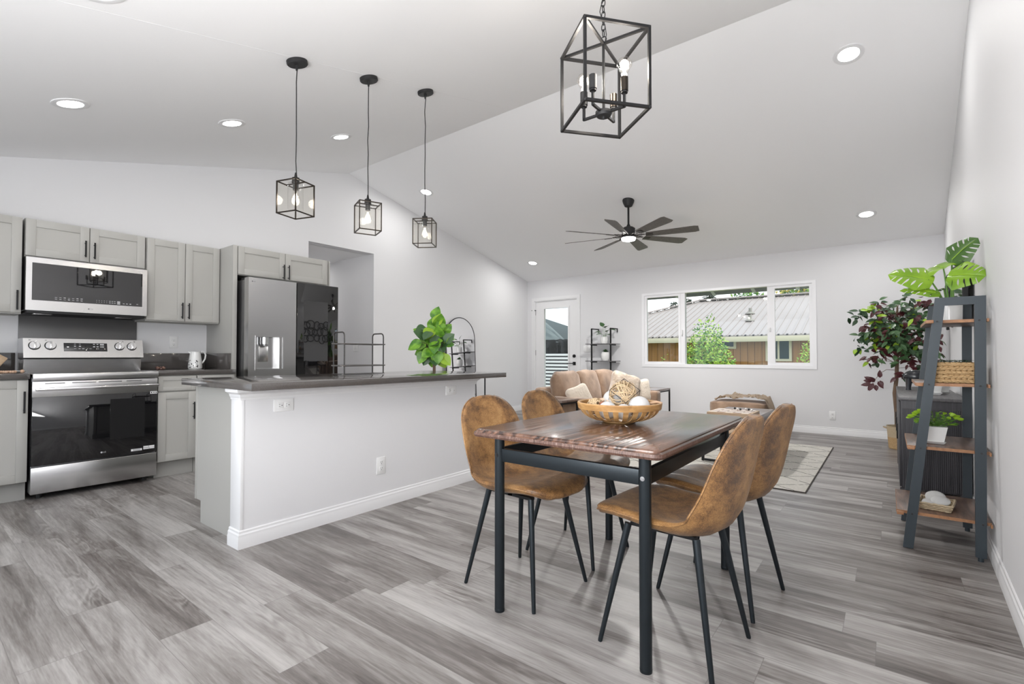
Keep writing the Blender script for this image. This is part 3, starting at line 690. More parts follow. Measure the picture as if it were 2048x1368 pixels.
# ------------------------------------------------------------------ ceiling lights
cans = [(-4.165, .713, 'kitchen near end, beside the left picture edge'), (-4.175, 1.693, 'kitchen, middle of the row'), (-4.20, 2.697, 'kitchen, nearest the refrigerator'),
        (-4.92, 4.451, 'above the left wall just past the ridge'), (-4.92, 6.935, 'above the glazed door corner'), (-.215, 4.344, 'high near the right wall'), (-.195, 6.901, 'near the right wall above the ficus tree'), (-2.698, .55, 'at the top picture edge above the island end')]
for i, (x, y, w) in enumerate(cans):
    sl_ = math.atan(.2533) if y < YR else -math.atan(.2367); rot = Euler((sl_, 0, 0)).to_matrix(); z = zc(y); nd = rot @ Vector((0, 0, -1))
    o = thing('recessed_light', 'round lit recessed ceiling light, ' + w, 'ceiling light', (x, y, z), group='recessed lights in the sloped ceiling')
    MB().lathe([(.098, .001), (.098, -.005), (.090, -.008), (.068, -.006), (.066, .001)], (x, y, z), 36, rot=rot).build('trim_ring', TRIM, o)
    MB().lathe([(.066, -.001), (.066, -.004), (.03, -.0055), (.001, -.006)], (x, y, z), 32, rot=rot).build('lens', LENS, o)
    lamp('downlight', 'AREA', nd * .012, CAN_W[0 if y < YR else 1], (sl_, 0, 0), (1, .985, .96), o, shape='DISK', size=.12)

o = thing('recessed_light', 'unseen round fill light added in the flat hallway ceiling', 'ceiling light', (-7.1, 3.62, 2.44))  # fill lamp with trim ring, added out of view to brighten the hallway
MB().lathe([(.098, .0), (.098, -.005), (.066, -.006), (.066, .0)], (-7.1, 3.62, 2.44), 32).build('trim_ring', TRIM, o)
lamp('downlight', 'AREA', (0, 0, -.012), 5., (0, 0, 0), (1, .985, .96), o, shape='DISK', size=.12)
def edge_frame(mb, c, s, hgt, w, rz, m=0, diag=False):
    M = Matrix.Translation(c) @ Matrix.Rotation(rz, 4, 'Z'); q = s / 2
    P = [M @ Vector((a * q, b * q, 0)) for a, b in ((-1, -1), (1, -1), (1, 1), (-1, 1))]; T = [p + Vector((0, 0, hgt)) for p in P]
    for i in range(4):
        j = (i + 1) % 4
        mb.bar(P[i], P[j], w, m=m); mb.bar(T[i], T[j], w, m=m); mb.bar(P[i] - Vector((0, 0, w / 2)), T[i] + Vector((0, 0, w / 2)), w, m=m, up=(P[j] - P[i]))
    if diag:
        mb.bar(T[0], T[2], w * .9, m=m); mb.bar(T[1], T[3], w * .9, m=m)
    return P, T
def bulb(mb_parent, c, r=.028, h=.085, fil=FIL, up=1):
    c = Vector(c); prof = [(.012, 0), (.013, .012), (.020, .030), (r, .052), (r * .97, .064), (r * .75, .076), (r * .35, .084), (.001, .086)]
    b = MB().lathe([(a, z * up * h / .086) for a, z in prof], c, 20).build('bulb', BULB, mb_parent)
    mb = MB()
    for k in range(4):
        a = k * math.pi / 2 + .3; mb.tube([c + Vector((.004 * math.cos(a), .004 * math.sin(a), up * .022)), c + Vector((.009 * math.cos(a), .009 * math.sin(a), up * .062 * h / .086))], .0016, 6)
    mb.build('filament', fil, b); return b
for i, (y, rz, w, fl) in enumerate(((1.555, 16.7, 'nearest', FIL), (2.085, 68.8, 'middle', FILC), (2.62, 33., 'farthest', FIL))):
    x = -2.91; z = zc(y); o = thing('pendant_light', f'black wire cage pendant over the island, {w} of the three', 'pendant light', (x, y, z), group='cage pendants over the island')
    rot = Euler((math.atan(.2533), 0, 0)).to_matrix()
    MB().lathe([(.001, .002), (.062, .002), (.063, -.018), (.058, -.024), (.001, -.025)], (x, y, z), 36, rot=rot).cyl((x, y, z - .06), (x, y, z - .015), .006, .011, 12).build('canopy', BLACKM, o)
    zt = 2.118; g = random.Random(i)
    MB().tube([(x + g.uniform(-.003, .003), y + g.uniform(-.003, .003), z - .05 - (z - .05 - zt - .055) * k / 8) for k in range(9)], .0032, 8).build('cord', BLACKM, o)
    MB().cyl((x, y, zt + .03), (x, y, zt + .065), .011, .005, 14).cyl((x, y, zt), (x, y, zt + .032), .024, .022, 20).cyl((x, y, zt - .045), (x, y, zt), .017, n=16).build('socket', BLACK, o)
    mb = MB(); edge_frame(mb, (x, y, zt - .198), .150, .195, .0065, R(rz))
    M = Matrix.Translation((x, y, zt - .003)) @ Matrix.Rotation(R(rz), 4, 'Z'); mb.bar(M @ Vector((-.075, 0, 0)), M @ Vector((.075, 0, 0)), .0065); mb.build('cage', BRONZE, o)
    mb = MB(); q = .0715; C4 = [M @ Vector((a * q, b * q, 0)) for a, b in ((-1, -1), (1, -1), (1, 1), (-1, 1))]
    for k in range(4): mb.poly([C4[k] - Vector((0, 0, .192)), C4[(k + 1) % 4] - Vector((0, 0, .192)), C4[(k + 1) % 4], C4[k]])
    mb.build('glass_panels', WGLASS, o, sharp=0)
    MB().tube([(x, y, zt - .165), (x, y, zt - .164)], .045, 28, caps=False).lathe([(.0455, 0), (.0455, .16), (.040, .163), (.018, .164)], (x, y, zt - .165), 28, caps=False).build('glass_cylinder', LGLASS, o)
    bulb(o, (x, y, zt - .04), .027, .10, fl, -1)
    lamp('pendant_glow', 'POINT', (0, 0, zt - .09 - z), PEND_W, color=(1, .93, .84), parent=o, shadow_soft_size=.028)

# chandelier
cx, cy = -.980, 1.920; zb, zt = 2.080, 2.418; zcl = zc(cy)
CH = thing('lantern_chandelier', 'black open cube lantern chandelier hanging over the dining table', 'chandelier', (cx, cy, zb))
mb = MB(); P, T = edge_frame(mb, (cx, cy, zb), .286, zt - zb, .0115, R(50.7), diag=True)
for p in P + T: mb.ball(p, .0085, n=10)
mb.build('cage', BLACK, CH)
MB().cyl((cx, cy, zb + .03), (cx, cy, zt), .006, n=12).build('centre_rod', BLACK, CH)
MB().lathe([(.001, .0), (.030, .002), (.036, .012), (.036, .022), (.012, .028), (.001, .03)], (cx, cy, zb + .012), 28).lathe([(.001, -.012), (.006, -.01), (.007, 0)], (cx, cy, zb + .012), 12).build('hub', BLACKM, CH)
for i, (dx, dy, lit, m_) in enumerate(((1, 0, 1, BRONZE), (0, -1, 0, BLACKM), (-1, 0, 1, BLACKM), (0, 1, 0, BRONZE))):
    r_ = .098; zz = zb + .028
    a = MB().bar((cx + dx * .02, cy + dy * .02, zz), (cx + dx * r_, cy + dy * r_, zz), .010).bar((cx + dx * r_, cy + dy * r_, zz - .004), (cx + dx * r_, cy + dy * r_, zb + .092), .010).cyl((cx + dx * r_, cy + dy * r_, zb + .085), (cx + dx * r_, cy + dy * r_, zb + .093), .014, n=16).build('arm', BLACK, CH)
    MB().cyl((cx + dx * r_, cy + dy * r_, zb + .093), (cx + dx * r_, cy + dy * r_, zb + .152), .0165, n=20).build('socket', m_, a)
    if lit:
        bulb(CH, (cx + dx * r_, cy + dy * r_, zb + .150), .033, .088, FIL)
        lamp('bulb_glow', 'POINT', (dx * r_, dy * r_, .20), CHAND_W, color=(1, .92, .82), parent=CH, shadow_soft_size=.03)
mb = MB(); mb.tube([(cx + .014 * math.cos(a), cy, zt + .016 + .014 * math.sin(a)) for a in [k * math.pi / 6 for k in range(12)]], .0022, 6, loop=True)
z = zt + .03; k = 0
while z < zcl - .03:
    h = .034; ax = Vector((1, 0, 0)) if k % 2 else Vector((0, 1, 0)); c = Vector((cx, cy, z + h / 2 - .002))
    mb.tube([c + ax * (.0085 * math.cos(a)) + Vector((0, 0, 1)) * (.5 * h * math.sin(a)) for a in [q * math.pi / 7 for q in range(14)]], .0021, 6, loop=True); z += h - .007; k += 1
mb.build('chain', BLACK, CH)
MB().tube([(cx + .012 * math.sin(k * 1.1), cy + .012 * math.cos(k * .9), zt + .005 + (zcl - zt - .02) * k / 16) for k in range(17)], .002, 6).build('cord', BLACKM, CH)
MB().lathe([(.001, .0), (.06, .0), (.06, -.02), (.02, -.035), (.001, -.036)], (cx, cy, zcl), 28, rot=Euler((math.atan(.2533), 0, 0)).to_matrix()).build('canopy', BLACKM, CH)

# ceiling fan
fx, fy_ = -2.545, 5.640; fz = 2.525; zcl = zc(fy_)
FN = thing('ceiling_fan', 'black eight blade ceiling fan with a lit round lens', 'ceiling fan', (fx, fy_, fz))
MB().lathe([(.072, .02), (.072, -.005), (.066, -.03), (.045, -.075), (.030, -.082), (.001, -.083)], (fx, fy_, zcl), 32).build('canopy', BLACKM, FN)
MB().cyl((fx, fy_, fz + .14), (fx, fy_, zcl - .07), .012, n=14).cyl((fx, fy_, fz + .115), (fx, fy_, fz + .15), .03, .013, 18).build('downrod', BLACK, FN)
MB().lathe([(.03, .120), (.055, .112), (.080, .095), (.078, .03), (.088, .022), (.088, .004), (.080, 0), (.086, -.006), (.086, -.020), (.07, -.028)], (fx, fy_, fz), 36).build('motor_housing', BLACKM, FN)
MB().lathe([(.086, -.018), (.088, -.03), (.080, -.048), (.045, -.058), (.001, -.060)], (fx, fy_, fz - .004), 32).build('lens', FANL, FN)
lamp('fan_glow', 'AREA', (0, 0, -.075), FAN_W, color=(1, .98, .95), parent=FN, shape='DISK', size=.15)
for k in range(8):
    a = R(10 + 45 * k); M = Matrix.Translation((fx, fy_, fz)) @ Matrix.Rotation(a, 4, 'Z')
    Mp = M @ Matrix.Translation((.20, 0, .0)) @ Matrix.Rotation(R(-14), 4, 'X')
    mb = MB(); L = .60; n_ = 14; pts = []
    for i in range(n_ + 1):
        u = i / n_; w = .050 + .028 * u
        if u > .93: w *= .86
        pts.append((u * L, w * (1 - max(0, (u - .9)) * .9)))
    up = [(x, w) for x, w in pts] + [(x, -w * .94) for x, w in reversed(pts)]
    r0 = mb.ring([Mp @ Vector((x + .02, y, -.003)) for x, y in up]); r1 = mb.ring([Mp @ Vector((x + .02, y, .003)) for x, y in up]); mb.skin([r0, r1])
    b_ = mb.build('blade', TAUPEB, FN)
    mb = MB()
    for s in (-1, 1): mb.bar(M @ Vector((.075, s * .02, .0)), M @ Vector((.165, s * .028, .002)), .008)
    mb.bar(M @ Vector((.155, 0, .002)), M @ Vector((.20, 0, .002)), .03, .008); mb.obox(Mp @ Vector((.055, 0, -.005)), (.09, .05, .005), Mp.to_3x3())
    mb.build('blade_bracket', BRONZE, FN)

# ------------------------------------------------------------------ dining table
tx0, tx1, ty0, ty1, tz = -1.365, -.566, 1.482, 2.610, .745
TB = thing('dining_table', 'dark wood dining table on black metal legs', 'table', ((tx0 + tx1) / 2, (ty0 + ty1) / 2, 0))
def rrect(x0, x1, y0, y1, r, n=6):
    P = []
    for cx_, cy_, a0 in ((x1 - r, y1 - r, 0), (x0 + r, y1 - r, 90), (x0 + r, y0 + r, 180), (x1 - r, y0 + r, 270)):
        for k in range(n + 1): a = R(a0 + 90 * k / n); P.append((cx_ + r * math.cos(a), cy_ + r * math.sin(a)))
    return P
mb = MB(); rings = []
for ins, z in ((.020, tz - .034), (.004, tz - .030), (.0, tz - .022), (.002, tz - .012), (.009, tz - .008), (.010, tz - .003), (.015, tz)):
    rings.append(mb.ring([(x, y, z) for x, y in rrect(tx0 + ins, tx1 - ins, ty0 + ins, ty1 - ins, .03)]))
mb.skin(rings)
mb.bm.faces.ensure_lookup_table()
for f in mb.bm.faces:
    f.material_index = 0 if f.calc_center_median().z > tz - .010 else 1
mb.build('tabletop', [TABLEW, TABLEE], TB, sharp=29)
LX, LY = (-1.276, -.650), (1.562, 2.548)
for x in LX:
    for y in LY:
        mb = MB(); mb.cyl((x, y, 0), (x, y, tz - .034), .0205, n=24).lathe([(.019, -.001), (.021, .004), (.021, .010), (.0205, .012)], (x, y, .001), 24)
        lg = mb.build('leg', TBLM, TB)
        s_ = 1 if x > -1 else -1
        b2 = MB().cyl((x + .0, y - .0195, .638), (x, y - .023, .638), .008, n=14).cyl((x, y - .022, .638), (x, y - .025, .638), .0045, n=8).build('bolt', CHROME if s_ > 0 else BLACKM, lg)
for y in LY: MB().box(LX[0] + .018, LX[1] - .018, y - .010, y + .010, .612, .664, .002).build('apron_rail', TBLM, TB)
for x in LX: MB().box(x - .010, x + .010, LY[0] + .018, LY[1] - .018, .612, .664, .002).build('apron_rail', TBLM, TB)

# ------------------------------------------------------------------ dining chairs
def make_chair(label):
    t = thing('dining_chair', label, 'chair', group='tan suede shell chairs round the dining table')
    # side profile, +x is the front
    prof = [(.238, .444), (.235, .452), (.224, .460), (.205, .467), (.18, .470), (.13, .470), (.06, .462), (-.01, .452), (-.08, .446), (-.135, .452), (-.175, .470), (-.203, .503), (-.221, .55), (-.236, .61), (-.250, .68), (-.261, .735), (-.267, .768), (-.272, .795), (-.275, .815), (-.277, .830), (-.278, .839), (-.279, .844)]
    hw = [.075, .120, .160, .186, .199, .212, .218, .221, .222, .221, .219, .216, .212, .207, .201, .189, .175, .154, .129, .100, .070, .038]
    n_ = 20; mb = MB(); rings = []; P = [Vector((x, 0, z)) for x, z in prof]
    # resample smoothly
    def cr(a, b, c, d, t): return .5 * ((2 * b) + (c - a) * t + (2 * a - 5 * b + 4 * c - d) * t * t + (3 * b - a - 3 * c + d) * t ** 3)
    S = []
    for i in range(len(P) - 1):
        for q in range(2):
            tt = q / 2; a, b, c, d = [min(max(i + k, 0), len(P) - 1) for k in (-1, 0, 1, 2)]
            S.append((Vector([cr(P[a][k], P[b][k], P[c][k], P[d][k], tt) for k in range(3)]), cr(hw[a], hw[b], hw[c], hw[d], tt)))
    S.append((P[-1], hw[-1])); m_ = len(S)
    for i, (p, w) in enumerate(S):
        d = (S[min(i + 1, m_ - 1)][0] - S[max(i - 1, 0)][0]).normalized(); nr = Vector((d.z, 0, -d.x))  # toward the sitter
        if nr.z < 0 and p.z < .5 and p.x > -.1: nr = -nr
        u = i / (m_ - 1); seat = 1 - min(1, max(0, (u - .35) / .2)); bk = 1 - seat
        th = .019 + .009 * seat
        if u < .02: th *= .7
        if u > .97: th *= .75
        curl = .020 + .034 * math.exp(-((u - .52) / .16) ** 2) + .012 * bk
        ring = []
        for q in range(n_):
            a = 2 * math.pi * q / n_; ca, sa = math.cos(a), math.sin(a)
            yy = w * math.copysign(abs(ca) ** .75, ca); tt = th * math.copysign(abs(sa) ** .7, sa)
            ring.append(p + Vector((0, yy, 0)) + nr * (tt + curl * (abs(yy) / .21) ** 2.4))
        rings.append(mb.ring(ring))
    mb.skin(rings); mb.build('seat_shell', SUEDE, t, world=False, sharp=60)
    # seam piping along the rim
    mb = MB(); 
    for sgn in (-1, 1):
        pts = []
        for i, (p, w) in enumerate(S):
            if i < 2 or i > m_ - 3: continue
            d = (S[min(i + 1, m_ - 1)][0] - S[max(i - 1, 0)][0]).normalized(); nr = Vector((d.z, 0, -d.x))
            if nr.z < 0 and p.z < .5 and p.x > -.1: nr = -nr
            u = i / (m_ - 1); seat = 1 - min(1, max(0, (u - .35) / .2)); curl = .020 + .034 * math.exp(-((u - .52) / .16) ** 2) + .012 * (1 - seat)
            pts.append(p + Vector((0, sgn * (w + .0005), 0)) + nr * curl * (w / .21) ** 2.4)
        mb.tube(pts, .0035, 6)
    mb.build('piping', SUEDE, t, world=False, sharp=60)
    mb = MB(); mb.box(-.12, .12, -.11, -.085, .420, .432).box(-.12, .12, .085, .11, .420, .432).box(-.012, .012, -.11, .11, .420, .432); mb.build('under_frame', BLACK, t, world=False)
    for sx_ in (-1, 1):
        for sy_ in (-1, 1):
            tp = Vector((sx_ * .125, sy_ * .115, .428)); ft = Vector((sx_ * .202, sy_ * .190, 0))
            mb = MB(); mb.tube([ft, ft + (tp - ft) * .015, tp], [.0075, .0085, .0135], 14); mb.build('leg', TBLM, t, world=False)
    return t
ch = make_chair('tan suede chair nearest the island and camera, left of the table'); ch.location = (-1.338, 1.830, 0); ch.rotation_euler = (0, 0, R(-4))
note_kids()
dup(ch, (-1.350, 2.322, 0), R(-1), 'tan suede chair far left, its back rising behind the table edge')
dup(ch, (-.638, 1.800, 0), R(176.5), 'tan suede chair at the right front, seat behind the near table leg')
dup(ch, (-.612, 2.310, 0), R(173), 'tan suede chair at the right rear, partly hidden by the front one')

# ------------------------------------------------------------------ bowl and its filling
bx, by = -.972, 2.045; z0 = tz + .001
BW = thing('split_wood_bowl', 'round honey coloured slatted wood bowl on the dining table', 'bowl', (bx, by, z0))
MB().lathe([(.001, 0), (.072, 0), (.078, .004), (.078, .010), (.001, .010)], (bx, by, z0), 32).build('base', BOWLW, BW)
mb = MB()
for k in range(26):
    a = 2 * math.pi * k / 26; ca, sa = math.cos(a), math.sin(a); T_ = Vector((-sa, ca, 0)); rows = []
    for u in [i / 7 for i in range(8)]:
        rr = .070 + .108 * math.sin(u * math.pi / 2) ; zz = .006 + .066 * (1 - math.cos(u * math.pi / 2)); w = .0075 + .0045 * u
        c = Vector((bx + rr * ca, by + rr * sa, z0 + zz)); rows.append([c - T_ * w, c + T_ * w, c + T_ * w + Vector((-ca, -sa, .3)) * .003, c - T_ * w + Vector((-ca, -sa, .3)) * .003])
    mb.skin([mb.ring(r) for r in rows])
mb.build('slats', BOWLW, BW)
MB().lathe([(.176, .062), (.184, .062), (.188, .086), (.186, .090), (.180, .090), (.175, .086), (.176, .062)], (bx, by, z0), 48, caps=False).build('rim_band', BOWLW, BW)
def ball_thing(name, label, cat, c, r, m, group=None):
    o = MB().ball(c, r, n=28).build(name, m, label=label, cat=cat, group=group); return o
ball_thing('decorative_ball', 'rough white ball behind the twig ball on the left of the bowl', 'ball', (bx - .055, by + .050, z0 + .092), .046, BALLW, 'white balls in the bowl')
ball_thing('decorative_ball', 'big rough white ball at the right of the bowl', 'ball', (bx + .098, by - .005, z0 + .072), .048, BALLW, 'white balls in the bowl')
ball_thing('decorative_ball', 'smooth white ball at the front rim of the bowl', 'ball', (bx - .010, by - .095, z0 + .058), .040, BALLW, 'white balls in the bowl')
ball_thing('decorative_ball', 'small white ball at the front right of the bowl', 'ball', (bx + .062, by - .085, z0 + .056), .034, BALLW, 'white balls in the bowl')
ball_thing('decorative_ball', 'white ball low at the back right of the bowl', 'ball', (bx + .04, by + .088, z0 + .06), .042, BALLW, 'white balls in the bowl')
def rattan(name, label, c, r, n_, rad, seed):
    g = random.Random(seed); mb = MB(); C = Vector(c)
    for i in range(n_):
        ax = Vector((g.gauss(0, 1), g.gauss(0, 1), g.gauss(0, 1))).normalized(); u = ax.orthogonal().normalized(); v = ax.cross(u); off = g.uniform(-.35, .35); rr = math.sqrt(1 - off * off) * r; e_ = g.uniform(.0, .12)
        mb.tube([C + ax * off * r + (u * math.cos(a) + v * math.sin(a)) * rr * (1 + e_ * math.sin(2 * a + i)) for a in [2 * math.pi * q / 18 for q in range(18)]], rad, 5, loop=True)
    return mb.build(name, TWIG, label=label, cat='ball')
rattan('twig_ball', 'large pale twig ball on top of the bowl filling', (bx + .018, by + .005, z0 + .125), .058, 21, .0022, 4)
rattan('twig_ball', 'small pale twig ball at the left front of the bowl', (bx - .098, by - .045, z0 + .068), .034, 16, .0024, 9)
mb = MB(); C = Vector((bx + .02, by + .01, z0 + .118)); pts = [(0, 0, 1), (0, 0, -1)] + [(math.cos(a), math.sin(a), .35 * (-1) ** k) for k, a in enumerate([k * math.pi / 3 for k in range(6)])]
pts = [C + Vector(p) * .076 for p in pts]
for i in range(6):
    mb.cyl(pts[2 + i], pts[2 + (i + 1) % 6], .0012, n=6); mb.cyl(pts[i % 2], pts[2 + i], .0012, n=6)
mb.build('wire_polyhedron', BLACK, label='thin black wire polyhedron round the large twig ball', cat='ornament')
SEED = mat('dried_seed', (.50, .33, .21), .7); SEEDP = mat('pale_dried_pod', (.62, .45, .33), .7)
mb = MB(); g = random.Random(5)
for k in range(5):
    a = k * 2 * math.pi / 5 + .3; c = Vector((bx - .075, by + .03, z0 + .088)); mb.tube([c, c + Vector((.02 * math.cos(a), .02 * math.sin(a), .004)), c + Vector((.046 * math.cos(a), .046 * math.sin(a), .001 + .012 * math.sin(a)))], [.012, .009, .003], 8)
mb.build('dried_star', SEEDP, label='pale orange dried star pod left of the twig ball', cat='ornament')
c = Vector((bx - .142, by - .015, z0 + .080)); MB().tube([c, c + Vector((.028, .006, .004)), c + Vector((.055, .01, .004))], [.014, .013, .009], 12).cyl(c - Vector((.0006, 0, 0)), c + Vector((.003, 0, 0)), .009, n=12, m=1).build('dried_pod', [TWIG, DARKHOLE], label='hollow dried pod lying at the left rim of the bowl', cat='ornament')
c = Vector((bx - .045, by - .075, z0 + .084)); MB().ball(c, .012, n=12, sc=(1.3, 1, .8)).build('dried_nut', mat('nut_shell', (.24, .09, .045), .4), label='small reddish brown nut beside the front white ball', cat='ornament')
mb = MB(); c = Vector((bx + .125, by + .055, z0 + .085)); mb.tube([c, c + Vector((.025, .005, .008)), c + Vector((.050, .012, .004))], [.008, .006, .003], 8); mb.build('cinnamon_stick', SEED, label='brown curled stick at the right back of the bowl', cat='ornament')

# ------------------------------------------------------------------ things on the worktops
px, py = -5.30, 1.842; z0 = .915
JG = thing('pitcher', 'white ceramic pitcher with black flower print on the kitchen worktop', 'pitcher', (px, py, z0))
MB().lathe([(.001, 0), (.052, 0), (.058, .004), (.060, .02), (.056, .07), (.049, .12), (.044, .155), (.046, .168), (.042, .168), (.041, .155), (.046, .12), (.053, .06), (.054, .015), (.001, .01)], (px, py, z0), 32).build('body', CERAM, JG)
MB().tube([(px + .0, py - .040, z0 + .150), (px, py - .058, z0 + .168), (px, py - .050, z0 + .170)], [.008, .006, .004], 8).build('spout', CERAM, JG)
MB().tube([(px, py + .042, z0 + .155), (px, py + .058, z0 + .168), (px, py + .080, z0 + .160), (px, py + .090, z0 + .135), (px, py + .085, z0 + .095), (px, py + .066, z0 + .062), (px, py + .052, z0 + .050)], .0075, 10).build('handle', CERAM, JG)
mb = MB(); g = random.Random(2)
for k in range(34):
    a = R(g.choice([-62, -62, -8, -8, -5, -35, -75])) + g.uniform(-.22, .22); zz = .015 + g.random() ** 1.6 * .075; rr = .0605 - .06 * max(0, zz - .02) + .0005
    p = Vector((px + rr * math.cos(a), py + rr * math.sin(a), z0 + zz)); mb.ball(p, g.uniform(.0025, .006), n=6, sc=(.25, 1, .8), rot=Euler((0, 0, a)).to_matrix())
mb.build('flower_print', BLACKM, JG)
mb = MB()
for k in range(16):
    a = k * .8; mb.ball((-5.14 + .026 * math.cos(a * 1.3) + .0, 1.512 + .034 * math.sin(a) * (1 - k / 60), .915 + .011 + .006 * (k % 3)), .0105, n=10, m=k % 2)
mb.build('bead_garland', [mat('dark_red_beads', (.06, .02, .015), .25), mat('brown_beads', (.16, .08, .05), .3)], label='little heap of dark brown beads beside the range', cat='beads')
MB().lathe([(.001, 0), (.040, 0), (.062, .012), (.064, .015), (.040, .006), (.001, .005)], (-5.20, .605, .915), 32).build('saucer', CERAM, label='small white saucer on the worktop left of the range', cat='saucer')
mb = MB(); BEADW = mat('wood_beads', (.60, .40, .28), .5)
for k in range(9): mb.ball((-5.07 + .008 * math.sin(k * 2.1), .545 + .012 * k - .05, .915 + .0105), .0105, n=10)
mb.ball((-5.07, .628, .928), .013, n=10); mb.build('bead_string', BEADW, label='pale wooden bead string before the white saucer', cat='beads')
mb = MB(); mb.obox((-5.33, .46, 1.005), (.020, .18, .17), Euler((R(-35), R(-8), 0)).to_matrix(), .006); mb.build('cutting_board', LIGHTW, label='light wood board leaning at the left picture edge', cat='board')

# wire rack on island
RK = thing('wire_shelf_rack', 'small dark wire rack with two plates on the island', 'rack', (-3.25, 2.26, .901))
rx0, rx1, ry0, ry1 = -3.325, -3.185, 2.085, 2.435; z0 = .901
RKM = mat('gunmetal_wire', (.07, .066, .064), .3, .7)
for y in (ry0, ry1):
    r_ = .028; pts = [(rx0, y, z0 + .004)] + [(rx0 + r_ * (1 - math.cos(a)), y, z0 + .318 - r_ + r_ * math.sin(a)) for a in [k * math.pi / 8 for k in range(5)]] + [(rx1 - r_ * (1 - math.cos(a)), y, z0 + .318 - r_ + r_ * math.sin(a)) for a in [k * math.pi / 8 for k in range(4, -1, -1)]] + [(rx1, y, z0 + .004)]
    MB().tube(pts, .0052, 8).build('hoop', RKM, RK)
for z in (.002, .062, .226):
    mb = MB(); e_ = .022; P = rrect(rx0 - .004, rx1 + .004, ry0 - e_, ry1 + e_, .02, 4); zz = z0 + z
    mb.prism(P, 'z', zz, zz + .004)
    if z > .01: mb.tube([(x, y, zz + .006) for x, y in P], .005, 6, loop=True)
    mb.build('plate', RKM if z < .01 else mat('satin_metal', (.22, .21, .205), .3, .8), RK)

# fiddle leaf tree behind the island
tx_, ty_ = -3.955, 3.705
FT = thing('fiddle_leaf_tree', 'bright green broad leaved artificial tree behind the island', 'plant', (tx_, ty_, 0))
MB().lathe([(.001, 0), (.11, 0), (.14, .26), (.13, .26), (.12, .22), (.001, .22)], (tx_, ty_, 0), 28).build('pot', [WHITEP], FT)
MB().tube([(tx_, ty_, .2), (tx_ + .004, ty_, .7), (tx_ - .003, ty_, 1.1), (tx_, ty_, 1.42)], [.019, .018, .015, .006], 10).build('trunk', BARK, FT)
mb = MB(); g = random.Random(12); view = Vector((tx_, ty_, 0)).normalized(); lat = Vector((view.y, -view.x, 0))
for (u, z, L, m_) in [(-.24, 1.19, .15, 0), (-.17, 1.235, .14, 2), (-.16, 1.14, .17, 0), (-.10, 1.12, .15, 2), (-.10, 1.28, .13, 0), (-.05, 1.34, .14, 1), (.0, 1.44, .14, 0), (.02, 1.37, .13, 1), (.06, 1.35, .15, 0), (.085, 1.30, .14, 1), (.03, 1.27, .15, 0), (.0, 1.22, .16, 0), (.06, 1.20, .15, 2), (.12, 1.16, .15, 0), (.03, 1.13, .16, 2), (.09, 1.08, .16, 1), (.05, 1.03, .16, 0), (-.04, 1.17, .15, 2), (-.02, 1.09, .14, 0), (.14, 1.05, .13, 1), (.17, 1.19, .10, 1), (-.07, 1.21, .13, 0), (.11, 1.24, .13, 0), (-.13, 1.04, .10, 2), (.06, 1.10, .13, 0), (.0, 1.31, .13, 0)] + [(g.uniform(-.15, .15) * (1.35 - abs(z_ - 1.2)), z_, g.uniform(.11, .14), g.choice([0, 0, 2])) for z_ in [1.04 + .0125 * k for k in range(26)]]:
    b_ = Vector((tx_, ty_, z)) + lat * u * .55 + view * g.uniform(-.08, .08); d = lat * (u * 2.6 + g.uniform(-.35, .35)) + Vector((0, 0, 1)) * (g.uniform(-.5, .9) if z < 1.42 else 1.6) + view * g.uniform(-.5, .3)
    if z < 1.12: d.z -= .9
    nn = -view * .9 + Vector((0, 0, .6)) + lat * g.uniform(-.4, .4); mb.leaf(b_, d, nn, L * 1.15, L * .98, m_, .18, .18, 7)
    mb.tube([Vector((tx_, ty_, z - .05)), b_], .0025, 5, m=3)
mb.build('foliage', [LEAFG, LEAFL, LEAFM, BARK], FT, sharp=0)

# arched mirror
MR = thing('arched_mirror', 'arched floor mirror with thin black frame against the left wall', 'mirror', (-5.50, 5.735, 0)); my0, my1, mt = 5.415, 6.085, 1.660; rr = (my1 - my0) / 2; ym_ = (my0 + my1) / 2
arch = [(my0, .03)] + [(ym_ - rr * math.cos(a), mt - rr * 1.0 + rr * math.sin(a)) for a in [math.pi * k / 24 for k in range(25)]] + [(my1, .03)]
def lean(y, z, d=0.): return (-5.46 - .07 * z / 1.66 + d, y, z)
mb = MB(); r0 = mb.ring([lean(y, z, -.010) for y, z in arch]); r1 = mb.ring([lean(y, z, 0) for y, z in arch]); mb.skin([r0, r1]); mb.build('glass', MIRROR, MR)
MB().tube([lean(y, z, -.003) for y, z in arch], .008, 8, loop=True).build('frame', BLACK, MR)
for y in (my0 + .06, my1 - .06): MB().cyl((-5.455, y, 0), (-5.457, y, .035), .009, n=10).build('foot', BLACK, MR)

